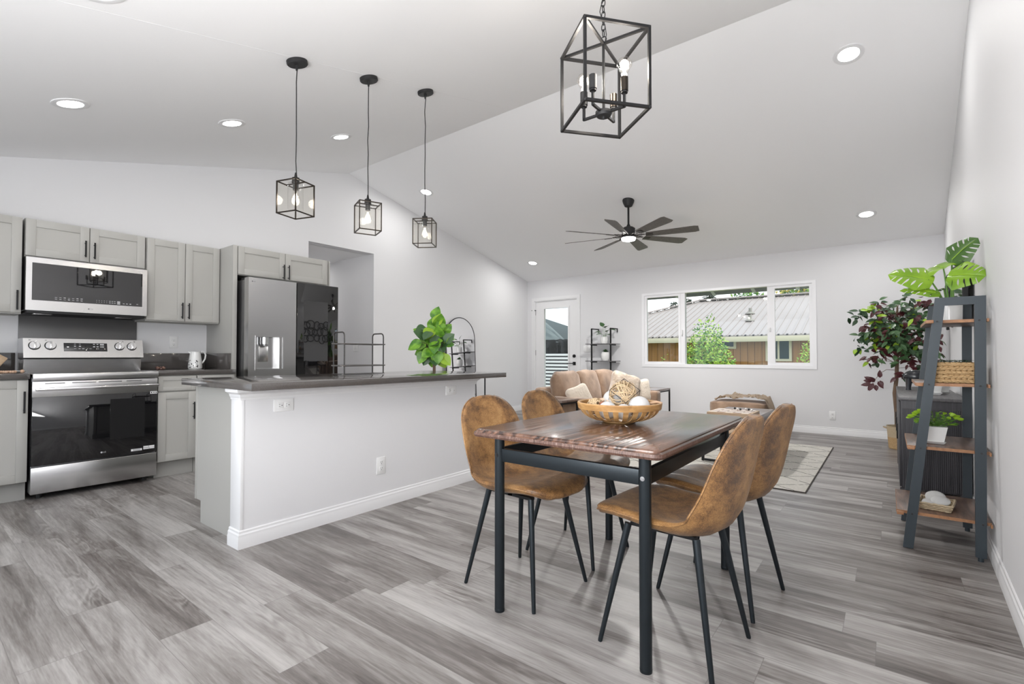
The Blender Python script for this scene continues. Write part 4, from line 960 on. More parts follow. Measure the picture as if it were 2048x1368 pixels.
# ------------------------------------------------------------------ far wall ladder shelf
LS = thing('ladder_bookshelf', 'narrow black ladder shelf on the far wall beside the door', 'shelf', (-3.85, 7.5, 0)); lx0, lx1 = -4.02, -3.665
for x in (lx0, lx1):
    MB().bar((x, 7.40, 0), (x, 7.40, 1.50), .018, .022).bar((x, 7.395, 1.498), (x, 7.655, 1.498), .018, .018).bar((x, 7.652, 1.505), (x, 7.652, 1.44), .018, .012).build('post', BLACK, LS)
for z in (1.245, .955, .655, .36):
    sh = MB().box(lx0 - .10, lx1 + .06, 7.36, 7.645, z - .012, z, .001).build('shelf_board', DARKT, LS)
    MB().box(lx0 - .01, lx0 + .01, 7.38, 7.58, z - .030, z - .013).box(lx1 - .01, lx1 + .01, 7.38, 7.58, z - .030, z - .013).build('bracket', BLACK, LS)
def pot_plant(name, label, c, r, h, leaves, seed, m=0, kind='leafy', potm=None):
    o = thing(name, label, 'plant', c); X_, Y_, Z_ = c
    MB().lathe([(.001, 0), (r * .82, 0), (r * .88, .004), (r, h * .6), (r * .97, h), (r * .90, h), (r * .9, h * .88), (.001, h * .88)], c, 24).build('pot', potm or CERAM, o)
    g = random.Random(seed); mb = MB()
    for (dx, dy, dz, L, w) in leaves:
        b_ = Vector((X_ + dx * .35, Y_ + dy * .35, Z_ + h * .9)); e_ = Vector((X_ + dx, Y_ + dy, Z_ + h + dz)); mb.tube([b_, (b_ + e_) / 2 + Vector((0, 0, .01)), e_], .0022, 5, m=1)
        mb.leaf(e_, Vector((dx + g.uniform(-.02, .02), dy, g.uniform(0, .03))), (0, -.3, 1), L, w, 0, .2, .3, 5)
    mb.build('foliage', [LEAFM if not m else m, STEM], o, sharp=0); return o
pot_plant('potted_plant', 'small plant with round leaves in a white pot on the top ladder shelf', (-3.82, 7.47, 1.246), .062, .115, [(-.08, 0, .08, .13, .09), (.03, -.02, .15, .12, .10), (.09, 0, .13, .12, .09), (.06, -.03, .08, .14, .10), (-.01, -.03, .04, .12, .09), (.05, -.02, .03, .11, .08), (-.02, .0, .17, .10, .09)], 3)
o = thing('potted_succulent', 'green succulent in a ribbed white pot on the middle ladder shelf', 'plant', (-3.80, 7.47, .956))
MB().lathe([(.001, 0), (.05, 0), (.068, .05), (.070, .11), (.062, .145), (.056, .145), (.056, .13), (.001, .13)], (-3.80, 7.47, .956), 24).build('pot', CERAM, o)
mb = MB(); g = random.Random(8)
for k in range(60):
    a = g.uniform(0, 6.28); el = g.uniform(.2, 1.5); d = Vector((math.cos(a) * math.cos(el), math.sin(a) * math.cos(el), math.sin(el))); mb.leaf(Vector((-3.80, 7.47, 1.09)) + d * .025, d, Vector((0, 0, 1)) + d * .2, .04, .02, 0, .3, .1, 3)
mb.build('foliage', [LEAFM], o, sharp=0)
mb = MB()
for k in range(5): mb.tube([(-3.80 + .03 * (k - 2) + .045 * math.cos(a), 7.45 + .02 * math.sin(k), .6565 + .055 + .045 * math.sin(a)) for a in [q * math.pi / 6 for q in range(12)]], .0055, 6, loop=True)
mb.build('knot_ornament', BLACKM, label='black chain link ornament on the ladder shelf above the sofa back', cat='ornament')

# ------------------------------------------------------------------ sofa group
SF = thing('sofa', 'tan faux suede three cushion sofa', 'sofa', (-2.70, 5.22, 0)); sx0, sx1, sy0_, sy1_ = -3.14, -2.29, 4.42, 6.03
MB().box(sx0 + .02, sx1 - .02, sy0_ + .03, sy1_ - .03, .10, .34, .02).build('base', TANF, SF)
MB().box(sx0, sx0 + .16, sy0_ + .02, sy1_ - .02, .10, .69, .04, seg=4).build('backrest', TANF, SF)
for y in (sy0_, sy1_ - .13): MB().box(sx0 + .03, sx1, y, y + .13, .09, .600, .03, seg=4).build('arm', TANF, SF)
for x in (sx0 + .08, sx1 - .08):
    for y in (sy0_ + .08, sy1_ - .08): MB().cyl((x, y, 0), (x, y, .10), .018, .024, 14).build('leg', BLACKM, SF)
w = (sy1_ - sy0_ - .28) / 3
for k in range(3):
    yc = sy0_ + .14 + w * (k + .5)
    MB().cushion((sx0 + .50, yc, .405), (.64, w * 1.01, .15), Euler((0, 0, 0)).to_matrix(), .3, .02, seed=k).build('seat_cushion', TANF, SF)
    MB().cushion((sx0 + .235, yc - .02 * (1 - k), .655), (.19, w * 1.10, .43), Euler((0, R(-12), 0)).to_matrix(), .42, .09, seed=k + 4).build('back_cushion', TANF, SF)
def pillow(label, c, s, rot, m, seed):
    return MB().cushion(c, (s[0], s[1], s[2]), Euler(rot).to_matrix(), .55, .05, seed=seed, pin=.16, n=36).build('throw_pillow', m, label=label, cat='pillow')
pillow('small cream throw pillow at the near arm of the sofa', (-2.66, 4.62, .60), (.11, .30, .28), (R(20), R(-20), R(-35)), CREAMF, 1)
pillow('large beige plush pillow leaning in the far corner of the sofa', (-2.60, 5.62, .655), (.15, .42, .40), (R(-18), R(-14), R(-42)), BEIGEF, 2)
pillow('white pillow behind the beige one at the far sofa arm', (-2.50, 5.84, .60), (.12, .34, .32), (R(6), R(-12), R(-38)), CREAMF, 3)
def end_table(label, x0, x1, y0, y1, z):
    o = thing('end_table', label, 'table', ((x0 + x1) / 2, (y0 + y1) / 2, 0), group='end tables beside the sofa')
    MB().box(x0, x1, y0, y1, z - .022, z, .002).build('tabletop', BROWNW, o)
    for x in (x0 + .01, x1 - .01):
        for y in (y0 + .01, y1 - .01): MB().bar((x, y, 0), (x, y, z - .0225), .018).build('leg', BLACK, o)
    for a, b in (((x0 + .02, y0 + .01, .02), (x1 - .02, y0 + .01, .02)), ((x0 + .02, y1 - .01, .02), (x1 - .02, y1 - .01, .02)), ((x1 - .01, y0 + .02, z - .035), (x1 - .01, y1 - .02, z - .035)), ((x0 + .02, y0 + .01, z - .035), (x1 - .02, y0 + .01, z - .035))): MB().bar(a, b, .016).build('stretcher', BLACK, o)
    return o
end_table('brown topped end table at the near arm of the sofa', -2.98, -2.545, 4.08, 4.40, .600)
end_table('brown topped end table at the far arm of the sofa', -2.84, -2.385, 6.06, 6.62, .600)
# ottoman and throw
OT = thing('ottoman', 'tan ottoman in front of the far wall', 'ottoman', (-1.58, 7.0, 0))
MB().box(-1.92, -1.25, 6.76, 7.26, .08, .30, .02, seg=3).build('base', TANF, OT)
MB().cushion((-1.585, 7.01, .365), (.70, .53, .16), None, .25, .015, seed=3).build('cushion', TANF, OT)
for x in (-1.86, -1.31):
    for y in (6.82, 7.20): MB().cyl((x, y, 0), (x, y, .085), .018, n=12).build('leg', BLACKM, OT)
mb = MB(); g = random.Random(6)
def blank(u, v):
    x = -1.86 + .68 * u; y = 6.80 + .40 * v; nn = noise.noise(Vector((u * 6, v * 4, 1.3))); n2 = noise.noise(Vector((u * 15, v * 11, 4.1)))
    z = .468 + .040 * (1 - (2 * u - 1) ** 4) + .034 * nn + .026 * n2 + .012 * noise.noise(Vector((u * 30, v * 22, 8))); y += .02 * n2; x += .02 * nn
    if u > .88: z -= (u - .88) * 1.4
    return Vector((x, y, z))
mb.grid(blank, 80, 48, thick=.022); mb.build('throw_blanket', BEIGEB, sharp=0, label='crumpled beige fringed throw heaped on the tan ottoman', cat='blanket')
# coffee table
CT = thing('coffee_table', 'rectangular coffee table with black metal legs on the rug', 'table', (-1.26, 5.48, 0)); cx0, cx1, cy0, cy1, cz = -1.500, -1.025, 4.925, 6.06, .447; rugz = .012
MB().box(cx0, cx1, cy0, cy1, cz - .022, cz, .002).build('tabletop', BROWNW, CT)
MB().box(cx0 + .03, cx1 - .03, cy0 + .03, cy1 - .03, cz - .085, cz - .0225, .002).build('apron', BROWNW, CT)
for x in (cx0 + .03, cx1 - .03):
    for y in (cy0 + .05, cy1 - .05): MB().bar((x, y, rugz), (x, y, cz - .0865), .03, .02).build('leg', BLACK, CT)
for y in (cy0 + .05, cy1 - .05): MB().bar((cx0 + .045, y, rugz + .011), (cx1 - .045, y, rugz + .011), .02).bar((cx0 + .045, y, .17), (cx1 - .045, y, .17), .02).build('floor_rail', BLACK, CT)
mb = MB()
for k in range(5): mb.box(cx0 + .05 + k * .078, cx0 + .11 + k * .078, cy0 + .02, cy1 - .02, .181, .195, .001)
mb.build('slatted_shelf', LIGHTW, CT)
o = MB().box(-1.22, -1.05, 5.20, 5.48, .1955, .225, .003).box(-1.235, -1.06, 5.2, 5.46, .2255, .25, .003, m=1).build('book_stack', [PRINTW, mat('pale_blue_cover', (.45, .52, .58), .5)], label='pale magazines lying on the lower coffee table shelf', cat='books')
TRY = thing('game_board', 'wooden box board with squares and loose pieces on the coffee table', 'game', (-1.25, 5.40, cz + .001)); mb = MB(); z0 = cz + .001
bx0, bx1, by0, by1 = -1.445, -1.045, 5.02, 5.42
mb.box(bx0, bx1, by0, by1, z0, z0 + .040, .002); mb.build('frame', LIGHTW, TRY)
mb = MB()
for i in range(5):
    for j in range(5): mb.box(bx0 + .02 + i * .073, bx0 + .086 + i * .073, by0 + .02 + j * .073, by0 + .086 + j * .073, z0 + .0402, z0 + .0432, m=(i + j) % 2)
mb.build('tiles', [mat('cream_tile', (.7, .62, .54), .4), mat('taupe_tile', (.38, .27, .22), .4)], TRY)
g = random.Random(2)
for k in range(6):
    MB().ball((bx0 + .18 + .035 * k, by1 - .05 - .04 * (k % 3), z0 + .055), .011, n=10, sc=(1, 1.3, 1)).build('game_piece', [BLACKM, CERAM][k % 2], label='small rounded game piece on the wooden board, ' + ['dark, nearest the left', 'pale, second from the left', 'dark, in the middle left', 'pale, in the middle right', 'dark, second from the right', 'pale, farthest right'][k], cat='game piece', group='loose pieces on the board')
# rug
mb = MB(); g = random.Random(1)
mb.grid(lambda u, v: Vector((-2.25 + 1.73 * u, 4.30 + 2.30 * v, .0055 + .0015 * noise.noise(Vector((u * 9, v * 9, 0))))), 30, 34, thick=.004)
RGo = mb.build('area_rug', [RUG], sharp=0, label='cream rug with thin dark diamond lines under the coffee table', cat='rug')
MB().box(-2.255, -.515, 4.294, 4.302, .001, .0075).box(-.522, -.514, 4.294, 6.60, .001, .0075).build('rug_binding', mat('dark_binding', (.07, .06, .055), .9), RGo)

# ------------------------------------------------------------------ console, television, decor at the right wall
CO = thing('console_cabinet', 'dark charcoal wood media console along the right wall', 'console', (.22, 5.3, 0)); kx0, kx1, ky0, ky1, kz = .045, .412, 4.50, 6.08, .745
MB().box(kx0, kx1, ky0, ky1, kz - .022, kz, .002).build('top', DARKT, CO)
mb = MB(); mb.box(kx0 + .012, kx1 - .003, ky0 + .012, ky1 - .012, .09, kz - .0225, .002)
for k in range(34): mb.box(kx0 + .02 + k * .0108, kx0 + .026 + k * .0108, ky0 + .008, ky0 + .0125, .10, kz - .08)
mb.build('body', DARKW, CO)
for k in range(3): 
    a = ky0 + .02 + k * .52; d_ = MB().box(kx0 + .001, kx0 + .012, a, a + .50, .10, kz - .035, .002).build('door', DARKW, CO)
    MB().box(kx0 - .010, kx0 - .001, a + .46, a + .475, .38, .50, .002).build('handle', BLACK, d_)
for x in (kx0 + .02, kx1 - .02):
    for y in (ky0 + .025, ky1 - .025): MB().bar((x, y, 0), (x, y, .0905), .035).build('leg', DARKW, CO)
TV = thing('television', 'black flat television on the right wall behind the shelf', 'television', (.40, 4.6, 1.46))
MB().box(.372, .400, 4.215, 4.98, 1.262, 1.665, .003).build('casing', BLACKM, TV); MB().box(.3705, .3722, 4.228, 4.967, 1.28, 1.652).build('screen', GLASSB, TV)
MB().box(.4005, .423, 4.5, 4.7, 1.40, 1.55).build('wall_bracket', BLACK, TV)
# elephant figurine
EL = thing('elephant_figurine', 'dark polished elephant figurine on the charcoal console', 'figurine', (.17, 5.52, kz)); ex, ey, ez = .175, 5.50, kz + .001; ELM = mat('dark_glazed_ceramic', (.02, .022, .027), .22)
mb = MB(); mb.ball((ex, ey, ez + .115), .075, n=24, sc=(1.15, .72, .80)).ball((ex + .085, ey - .005, ez + .150), .042, n=18)
for dx in (-.05, .045):
    for dy in (-.028, .028): mb.tube([(ex + dx, ey + dy, ez), (ex + dx, ey + dy, ez + .02), (ex + dx * .9, ey + dy * .95, ez + .10)], [.021, .018, .026], 12)
mb.tube([(ex + .115, ey, ez + .15), (ex + .145, ey, ez + .12), (ex + .150, ey, ez + .07), (ex + .162, ey, ez + .045)], [.022, .015, .010, .007], 10); mb.tube([(ex - .082, ey, ez + .14), (ex - .094, ey, ez + .09)], [.004, .003], 6)
mb.build('body', ELM, EL)
for s in (-1, 1): MB().ball((ex + .075, ey + s * .042, ez + .150), .034, n=14, sc=(.9, .22, 1.1)).build('ear', ELM, EL)
for s in (-1, 1): MB().tube([(ex + .115, ey + s * .018, ez + .130), (ex + .140, ey + s * .022, ez + .115), (ex + .155, ey + s * .022, ez + .125)], [.005, .004, .002], 6).build('tusk', CERAM, EL)
def square_pot(name, label, x, y, z, w, h, seed, sprig):
    o = thing(name, label, 'plant', (x, y, z)); mb = MB()
    for a, b, z0_, z1_ in ((w * .34, w * .44, 0, h * .14), (w * .36, w * .5, h * .14, h)):
        r0 = mb.ring([(x + p * a, y + q * a, z + z0_) for p, q in ((-1, -1), (1, -1), (1, 1), (-1, 1))]); r1 = mb.ring([(x + p * b, y + q * b, z + z1_) for p, q in ((-1, -1), (1, -1), (1, 1), (-1, 1))]); mb.skin([r0, r1])
    mb.build('pot', CERAM, o)
    if sprig:
        g = random.Random(seed); mb = MB(); tp = Vector((x, y, z + h)); pts = [tp + Vector((.01 * math.sin(k), 0, .05 * k)) for k in range(8)]; mb.tube(pts, .003, 6, m=1)
        for k in range(12): 
            p = pts[3 + k % 5]; a = g.uniform(0, 6.28); mb.leaf(p, (math.cos(a), math.sin(a), -.5), (0, 0, 1), .06, .03, 0 if k % 2 else 2, .2, .4, 4)
        mb.build('foliage', [LEAFM, STEM, LEAFR], o, sharp=0)
    return o
square_pot('potted_sprig', 'white square pot with a thin leafy sprig on the console', .255, 4.93, kz + .001, .125, .13, 4, True)
square_pot('potted_sprig', 'second white square pot standing behind the sprig pot', .315, 5.12, kz + .001, .12, .12, 5, True)

# leaning A-frame shelf
AF = thing('a_frame_shelf', 'slate metal ladder shelf with rustic wood boards at the right wall', 'shelf', (.22, 3.69, 0))
for (y, nm) in ((3.415, 'near'), (3.960, 'far')):
    mb = MB(); w = .044; t0, t1 = y - .0, y + .022
    lo = [(.044, .004), (.088, .004), (.2315, 1.308), (.345, 1.308), (.333, .02), (.375, .02), (.389, 1.350), (.193, 1.350)]
    mb.prism([lo[0], lo[1], lo[2], lo[7]], 'y', t0, t1); mb.prism([lo[4], lo[5], lo[6], lo[3]], 'y', t0, t1); mb.prism([(.2315, 1.308), (.345, 1.308), (.389, 1.350), (.193, 1.350)], 'y', t0, t1)
    mb.cyl((.353, y + .011, 0), (.353, y + .011, .021), .012, n=12)
    mb.build('side_frame', GLADER, AF)
for z, xa in ((1.225, .155), (.890, .108), (.548, .070), (.190, .020)):
    mb = MB(); mb.box(xa, .397, 3.440, 3.958, z - .008, z + .008, .001); mb.box(xa, .397, 3.4385, 3.4405, z - .008, z + .008, m=1)
    mb.box(xa - .002, xa, 3.44, 3.958, z - .008, z + .008, m=1)
    for f in mb.bm.faces:
        pass
    s_ = mb.build('shelf_board', [RUSTW, RUSTE], AF)
    MB().box(xa + .0, xa + .03, 3.400, 3.4145, z - .009, z + .008, .001).box(.389, .397, 3.400, 3.4145, z - .009, z + .008, .001).build('board_end', RUSTE, s_)
    mb = MB(); zz = z
    for xx in (.044 + .15 * (z / 1.35) + .020, .362): mb.cyl((xx, 3.4152, zz), (xx, 3.4120, zz), .0045, n=10)
    mb.build('screws', BLACKM, s_)
# monstera on the top board
mx, my, mz = .268, 3.690, 1.2345
MO = thing('monstera_plant', 'artificial monstera in a white pot on the top board', 'plant', (mx, my, mz))
MB().lathe([(.001, 0), (.052, 0), (.056, .004), (.058, .105), (.052, .105), (.050, .09), (.001, .09)], (mx, my, mz), 32).build('pot', CERAM, MO)
def monstera(tip_dir, base, nrm, L, W, m_, stem_from):
    base = Vector(base); d = Vector(tip_dir).normalized(); nr = Vector(nrm); nr = (nr - d * nr.dot(d)).normalized(); sd = d.cross(nr); mb = MB()
    def width(u): return W / 2 * (1.0 * (1 - max(0, u)) ** .55) * (1 - .15 * max(0, -u)) if u >= 0 else W / 2 * (1 + u * 3.0)
    def P(u, v, s): # u along, v 0..1 toward margin
        w = width(u); sweep = .16 * L * v
        return base + d * (L * u + sweep * (1 if u > -.1 else .2)) + sd * (s * w * v) + nr * (.10 * W * v * (1 - v) - .22 * L * max(0, u) ** 2 * 1.0 - .05 * W * v * v)
    for s in (-1, 1):
        U = [-.16, .04, .24, .42, .60, .76]
        for i in range(len(U) - 1):
            a, b = U[i], U[i + 1]; nv_ = 6; gap = .30 if i > 0 else 0.
            L0 = []; L1 = []
            for j in range(nv_ + 1):
                v = j / nv_; gg = (gap * (b - a) if (.35 < v < (1.01 if i > 2 else .8)) else 0.)
                L0.append(mb.bm.verts.new(P(a + gg * .5, v, s))); L1.append(mb.bm.verts.new(P(b - gg * .5, v, s)))
            for j in range(nv_): mb.bm.faces.new((L0[j], L0[j + 1], L1[j + 1], L1[j]))
        a = U[-1]; V = [mb.bm.verts.new(P(a, j / 4, s)) for j in range(5)]; tp = mb.bm.verts.new(base + d * L * 1.05 - nr * .22 * L)
        for j in range(4): mb.bm.faces.new((V[j], V[j + 1], tp))
    lf = mb.build('leaf', m_, MO, sharp=0)
    q = base + nr * .002; MB().tube([q, base + d * L * .5 + nr * (.003 - .05 * L), base + d * L * .95 + nr * (.003 - .2 * L)], [.0022, .0016, .0006], 6).build('vein', LEAFL, lf)
    s0_ = Vector(stem_from); MB().tube([s0_, s0_.lerp(base, .4) + Vector((0, 0, .015)), s0_.lerp(base, .75) + Vector((0, 0, .018)), base], [.0052, .0045, .004, .003], 8).build('stem', STEM, MO)
sf = (mx, my, mz + .09)
monstera((-1, -.1, .42), (mx - .09, my - .03, 1.480), (.25, -.75, .65), .175, .215, MONS, (mx - .012, my - .01, mz + .09))
monstera((-.25, .6, .25), (mx - .022, my, 1.545), (-.1, -.8, .55), .13, .23, MONS, (mx, my, mz + .09))
monstera((.80, -.58, -.06), (mx + .012, my - .05, 1.492), (-.1, -.9, .45), .135, .20, MONS, (mx + .018, my - .02, mz + .09))
monstera((.50, -.30, .62), (mx + .018, my + .02, 1.590), (-.45, -.85, .35), .140, .175, MONSD, (mx + .01, my + .02, mz + .09))
monstera((-.95, -.2, .30), (mx - .06, my - .05, 1.40), (.2, -.6, .8), .15, .11, MONS, (mx - .02, my - .01, mz + .09))
monstera((-.3, .5, -.02), (mx - .02, my + .04, 1.43), (0, -.4, .9), .10, .10, MONSD, (mx - .008, my + .01, mz + .09))
# woven basket planter on the second board
BK = thing('basket_planter', 'rectangular braided straw basket with fine green plant on the second board', 'plant', (.268, 3.54, .899)); z0 = .899; bx0, bx1, by0, by1 = .192, .345, 3.465, 3.60
mb = MB(); mb.box(bx0 + .008, bx1 - .008, by0 + .008, by1 - .008, z0, z0 + .095)
g = random.Random(3)
for lv in range(5):
    z = z0 + .011 + lv * .0218
    for (p, q) in (((bx0, by0), (bx1, by0)), ((bx1, by0), (bx1, by1)), ((bx1, by1), (bx0, by1)), ((bx0, by1), (bx0, by0))):
        k = 7
        for i in range(k):
            u0, u1 = i / k - .03, (i + 1) / k + .05; A = Vector((p[0] + (q[0] - p[0]) * u0, p[1] + (q[1] - p[1]) * u0, z + (-.009 if lv % 2 else .009))); B = Vector((p[0] + (q[0] - p[0]) * u1, p[1] + (q[1] - p[1]) * u1, z + (.009 if lv % 2 else -.009)))
            mb.tube([A, A.lerp(B, .3), A.lerp(B, .7), B], [.004, .0105, .0105, .004], 7)
mb.build('basket', WICK, BK, sharp=60)
mb = MB(); g = random.Random(4)
for k in range(420):
    p = Vector((g.uniform(bx0 + .008, bx1 - .008), g.uniform(by0 + .01, by1 - .01), z0 + .10)); a = g.uniform(0, 6.28); d = Vector((.4 * math.cos(a), .4 * math.sin(a), 1)); L = g.uniform(.012, .034); mb.leaf(p + d * L * .6, (math.cos(a), math.sin(a), .3), (0, 0, 1), .012, .007, 0, .1, .1, 2)
mb.box(bx0 + .01, bx1 - .01, by0 + .01, by1 - .01, z0 + .095, z0 + .106, m=1)
mb.build('foliage', [LEAFM, SOIL], BK, sharp=0)
# white cube planter on the third board
o = square_pot('potted_plant', 'lime leaved plant in a white footed pot on the third board', .192, 3.60, .5575, .105, .095, 6, False)
mb = MB(); g = random.Random(11); c0 = Vector((.192, 3.60, .652))
for k in range(120):
    a = g.uniform(0, 6.28); r_ = g.random() ** .6; c = c0 + Vector((.085 * r_ * math.cos(a), .06 * r_ * math.sin(a), .012 + .072 * (1 - r_ * r_) * g.random())); d = Vector((math.cos(a), math.sin(a), g.uniform(0, .8)))
    mb.leaf(c, d, (0, -.4, 1), .02, .013, 2 if k % 3 == 0 else 0, .15, .2, 3); mb.tube([c0 - Vector((0, 0, .01)), c], .0008, 4, m=1)
for k in range(34):
    a = g.choice([g.uniform(-.5, .5), g.uniform(2.6, 3.6), g.uniform(0, 6.28)]); r_ = g.uniform(.05, .105); c = c0 + Vector((r_ * math.cos(a), .5 * r_ * math.sin(a), .03 + .085 * (1 - r_ / .12))); mb.leaf(c, (math.cos(a), math.sin(a) - .3, g.uniform(-.2, .7)), (0, -.7, .7), .026, .020, 2, .12, .15, 4); mb.tube([c0, c], .0008, 4, m=1)
mb.build('foliage', [LEAFG, STEM, LEAFL], o, sharp=0)
# stone tray basket on the lowest board
z0 = .1985; SB = thing('tray_basket', 'shallow pale wicker tray basket on the lowest board', 'basket', (.195, 3.60, z0)); rz_ = R(-8)
Mb = Matrix.Translation((.195, 3.60, z0)) @ Matrix.Rotation(rz_, 4, 'Z'); mb = MB(); a_, b_ = .062, .078
mb.obox(Mb @ Vector((0, 0, .004)), (2 * a_, 2 * b_, .006), Mb.to_3x3())
for lv in range(4):
    e_ = lv * .0035; P = [(-a_ - e_, -b_ - e_), (a_ + e_, -b_ - e_), (a_ + e_, b_ + e_), (-a_ - e_, b_ + e_)]; pts = []
    for i in range(4):
        for q in range(10):
            u = q / 10; A, B = P[i], P[(i + 1) % 4]; pts.append(Mb @ Vector((A[0] + (B[0] - A[0]) * u, A[1] + (B[1] - A[1]) * u, .007 + lv * .0095 + .002 * math.sin((q + lv) * 2.6))))
    mb.tube(pts, .0062, 7, loop=True)
mb.build('woven_wall', WICKT, SB, sharp=60)
for k, (dx, dy, dz, sx_, lb) in enumerate(((-.005, .020, .042, .046, 'flat grey stone standing at the back of the wicker tray'), (.020, -.030, .036, .043, 'round pale stone leaning at the front of the wicker tray'), (-.030, -.035, .018, .032, 'low pale stone at the left of the wicker tray'), (-.028, .0, .018, .034, 'low grey stone in the middle of the wicker tray'))):
    c = Mb @ Vector((dx, dy, .012 + dz)); t_ = Euler((R(50) if k == 0 else R(28) if k == 1 else 0, 0, rz_)).to_matrix()
    MB().ball(c, sx_, n=22, sc=(1, .82, .42), rot=t_).build('pebble', STONE, label=lb, cat='stone', group='stones in the wicker tray')

# ------------------------------------------------------------------ ficus tree and basket
fx_, fy2 = .058, 6.985
FC = thing('ficus_tree', 'artificial ficus with green and burgundy leaves in the far right corner', 'plant', (fx_, fy2, 0))
mb = MB(); trunk = [(fx_, fy2, .05), (fx_ - .005, fy2, .4), (fx_ - .02, fy2, .62), (fx_, fy2, .80), (fx_ + .005, fy2, 1.0), (fx_ - .004, fy2, 1.2), (fx_ + .012, fy2, 1.42), (fx_ + .016, fy2, 1.60)]
mb.tube(trunk, [.022, .021, .02, .019, .018, .017, .014, .008], 12); mb.build('trunk', BARK, FC)
mb = MB(); g = random.Random(21); C0 = Vector((fx_ + .0, fy2 - .03, 1.31))
def cluster(p, n_, m_, L=.088, spread=.055):
    for _ in range(n_):
        a = g.uniform(0, 6.28); e_ = g.uniform(-.9, .7); d = Vector((math.cos(a) * math.cos(e_), math.sin(a) * math.cos(e_), math.sin(e_) - .25)); q = p + Vector((g.gauss(0, spread), g.gauss(0, spread), g.gauss(0, spread))) * .7
        mm = m_ if g.random() < .72 else g.choice([0, 1, 3]); mb.leaf(q, d, Vector((g.uniform(-.5, .5), -.9, .8)), g.uniform(.8, 1.15) * L, L * .52, mm, .18, .18, 4)
for k in range(92):
    a = g.uniform(0, 6.28); el = g.uniform(-.95, 1.0); rr = g.uniform(.4, 1.0); d = Vector((math.cos(a) * .335, math.sin(a) * .26, 0)) * math.sqrt(max(0, 1 - el * el * .75)) + Vector((0, 0, el * .36)); p = C0 + d * rr
    if p.x > .44: p.x = .44 - g.random() * .1
    o0 = Vector((fx_, fy2, max(.95, min(1.58, p.z - .12)))); mb.tube([o0, o0.lerp(p, .5) + Vector((0, 0, .03)), p], [.004, .003, .0018], 5, m=4)
    cluster(p, 8, g.choice([0, 1, 1, 2, 0, 2]))
for (x_, z_, m_) in ((-.34, 1.56, 0), (-.36, 1.50, 0), (-.17, 1.62, 0), (-.30, 1.26, 0), (-.34, 1.13, 0), (-.22, 1.0, 2), (.30, 1.60, 2), (.24, 1.64, 2), (.10, 1.69, 1), (.34, 1.2, 2), (.06, .86, 2), (.12, .98, 2), (.20, .93, 2)):
    p = Vector((fx_ + x_ * .95, fy2 - .05, z_)); mb.tube([Vector((fx_, fy2, z_ - .03)), p], .002, 5, m=4); cluster(p, 9, m_, .085, .04)
p = Vector((fx_ - .20, fy2 - .03, .76)); mb.tube([(fx_, fy2, .88), (fx_ - .09, fy2 - .02, .885), (fx_ - .15, fy2 - .02, .84), p], [.004, .003, .003, .002], 6, m=4)
for k, (ax_, az_, dx_, dz_, L_) in enumerate(((.05, .03, .0, 1, .09), (-.02, .0, -.9, .5, .085), (-.02, -.01, -1, .1, .085), (-.03, -.04, -1, -.15, .10), (.03, -.01, .6, -.9, .095), (.05, .0, .3, -1, .085), (-.01, -.03, -.4, -.9, .10), (-.02, -.05, -.5, -.8, .08), (.0, -.02, -.1, .2, .09), (.01, -.05, .1, -1, .07))):
    mb.leaf(p + Vector((ax_, .01 * (k % 3), az_)), (dx_, -.25, dz_), (.1 * (k % 3), -1, .2), L_, .05, 2, .15, .2, 4)
for v in mb.bm.verts:
    if v.co.x > .49: v.co.x = .49 - (v.co.x - .49) * .3
mb.build('foliage', [LEAFD, LEAFM, LEAFR, LEAFL, BARK], FC, sharp=0)
BS = thing('woven_floor_basket', 'two tone woven basket holding the ficus', 'basket', (fx_ + .02, fy2, 0))
MB().lathe([(.001, 0), (.105, 0), (.112, .01), (.120, .13), (.112, .13)], (fx_ + .03, fy2, 0), 32, caps=False).build('lower_band', WICK, BS)
MB().lathe([(.119, .13), (.128, .245), (.133, .252), (.128, .256), (.119, .245), (.112, .13)], (fx_ + .03, fy2, 0), 32, caps=False).build('upper_band', WICKT, BS)
MB().tube([(fx_ + .03 - .128, fy2 - .03, .225), (fx_ + .03 - .152, fy2 - .02, .235), (fx_ + .03 - .155, fy2 + .01, .235), (fx_ + .03 - .128, fy2 + .03, .225)], .007, 8).build('handle', WICKT, BS)
MB().cyl((fx_ + .03, fy2, .16), (fx_ + .03, fy2, .2), .118, n=28).build('moss_fill', SOIL, BS)

# wall art over the far part of the right wall (seen mirrored in the refrigerator)
mb = MB(); g = random.Random(14); wx = xr_(5.9) - .02
for k in range(27):
    yy = 5.50 + (k % 9) * .115 + g.uniform(-.03, .03); zz = 1.40 + (k // 9) * .16 + g.uniform(-.03, .03); r1, r2 = g.uniform(.06, .11), g.uniform(.06, .10)
    mb.tube([(wx + g.uniform(-.004, .004), yy + r1 * math.cos(a), zz + r2 * math.sin(a)) for a in [q * math.pi / 9 for q in range(18)]], .0095, 6, loop=True)
mb.build('loop_wall_art', BLACKM, label='black metal loop wall art above the console, reflected in the refrigerator door', cat='wall art')

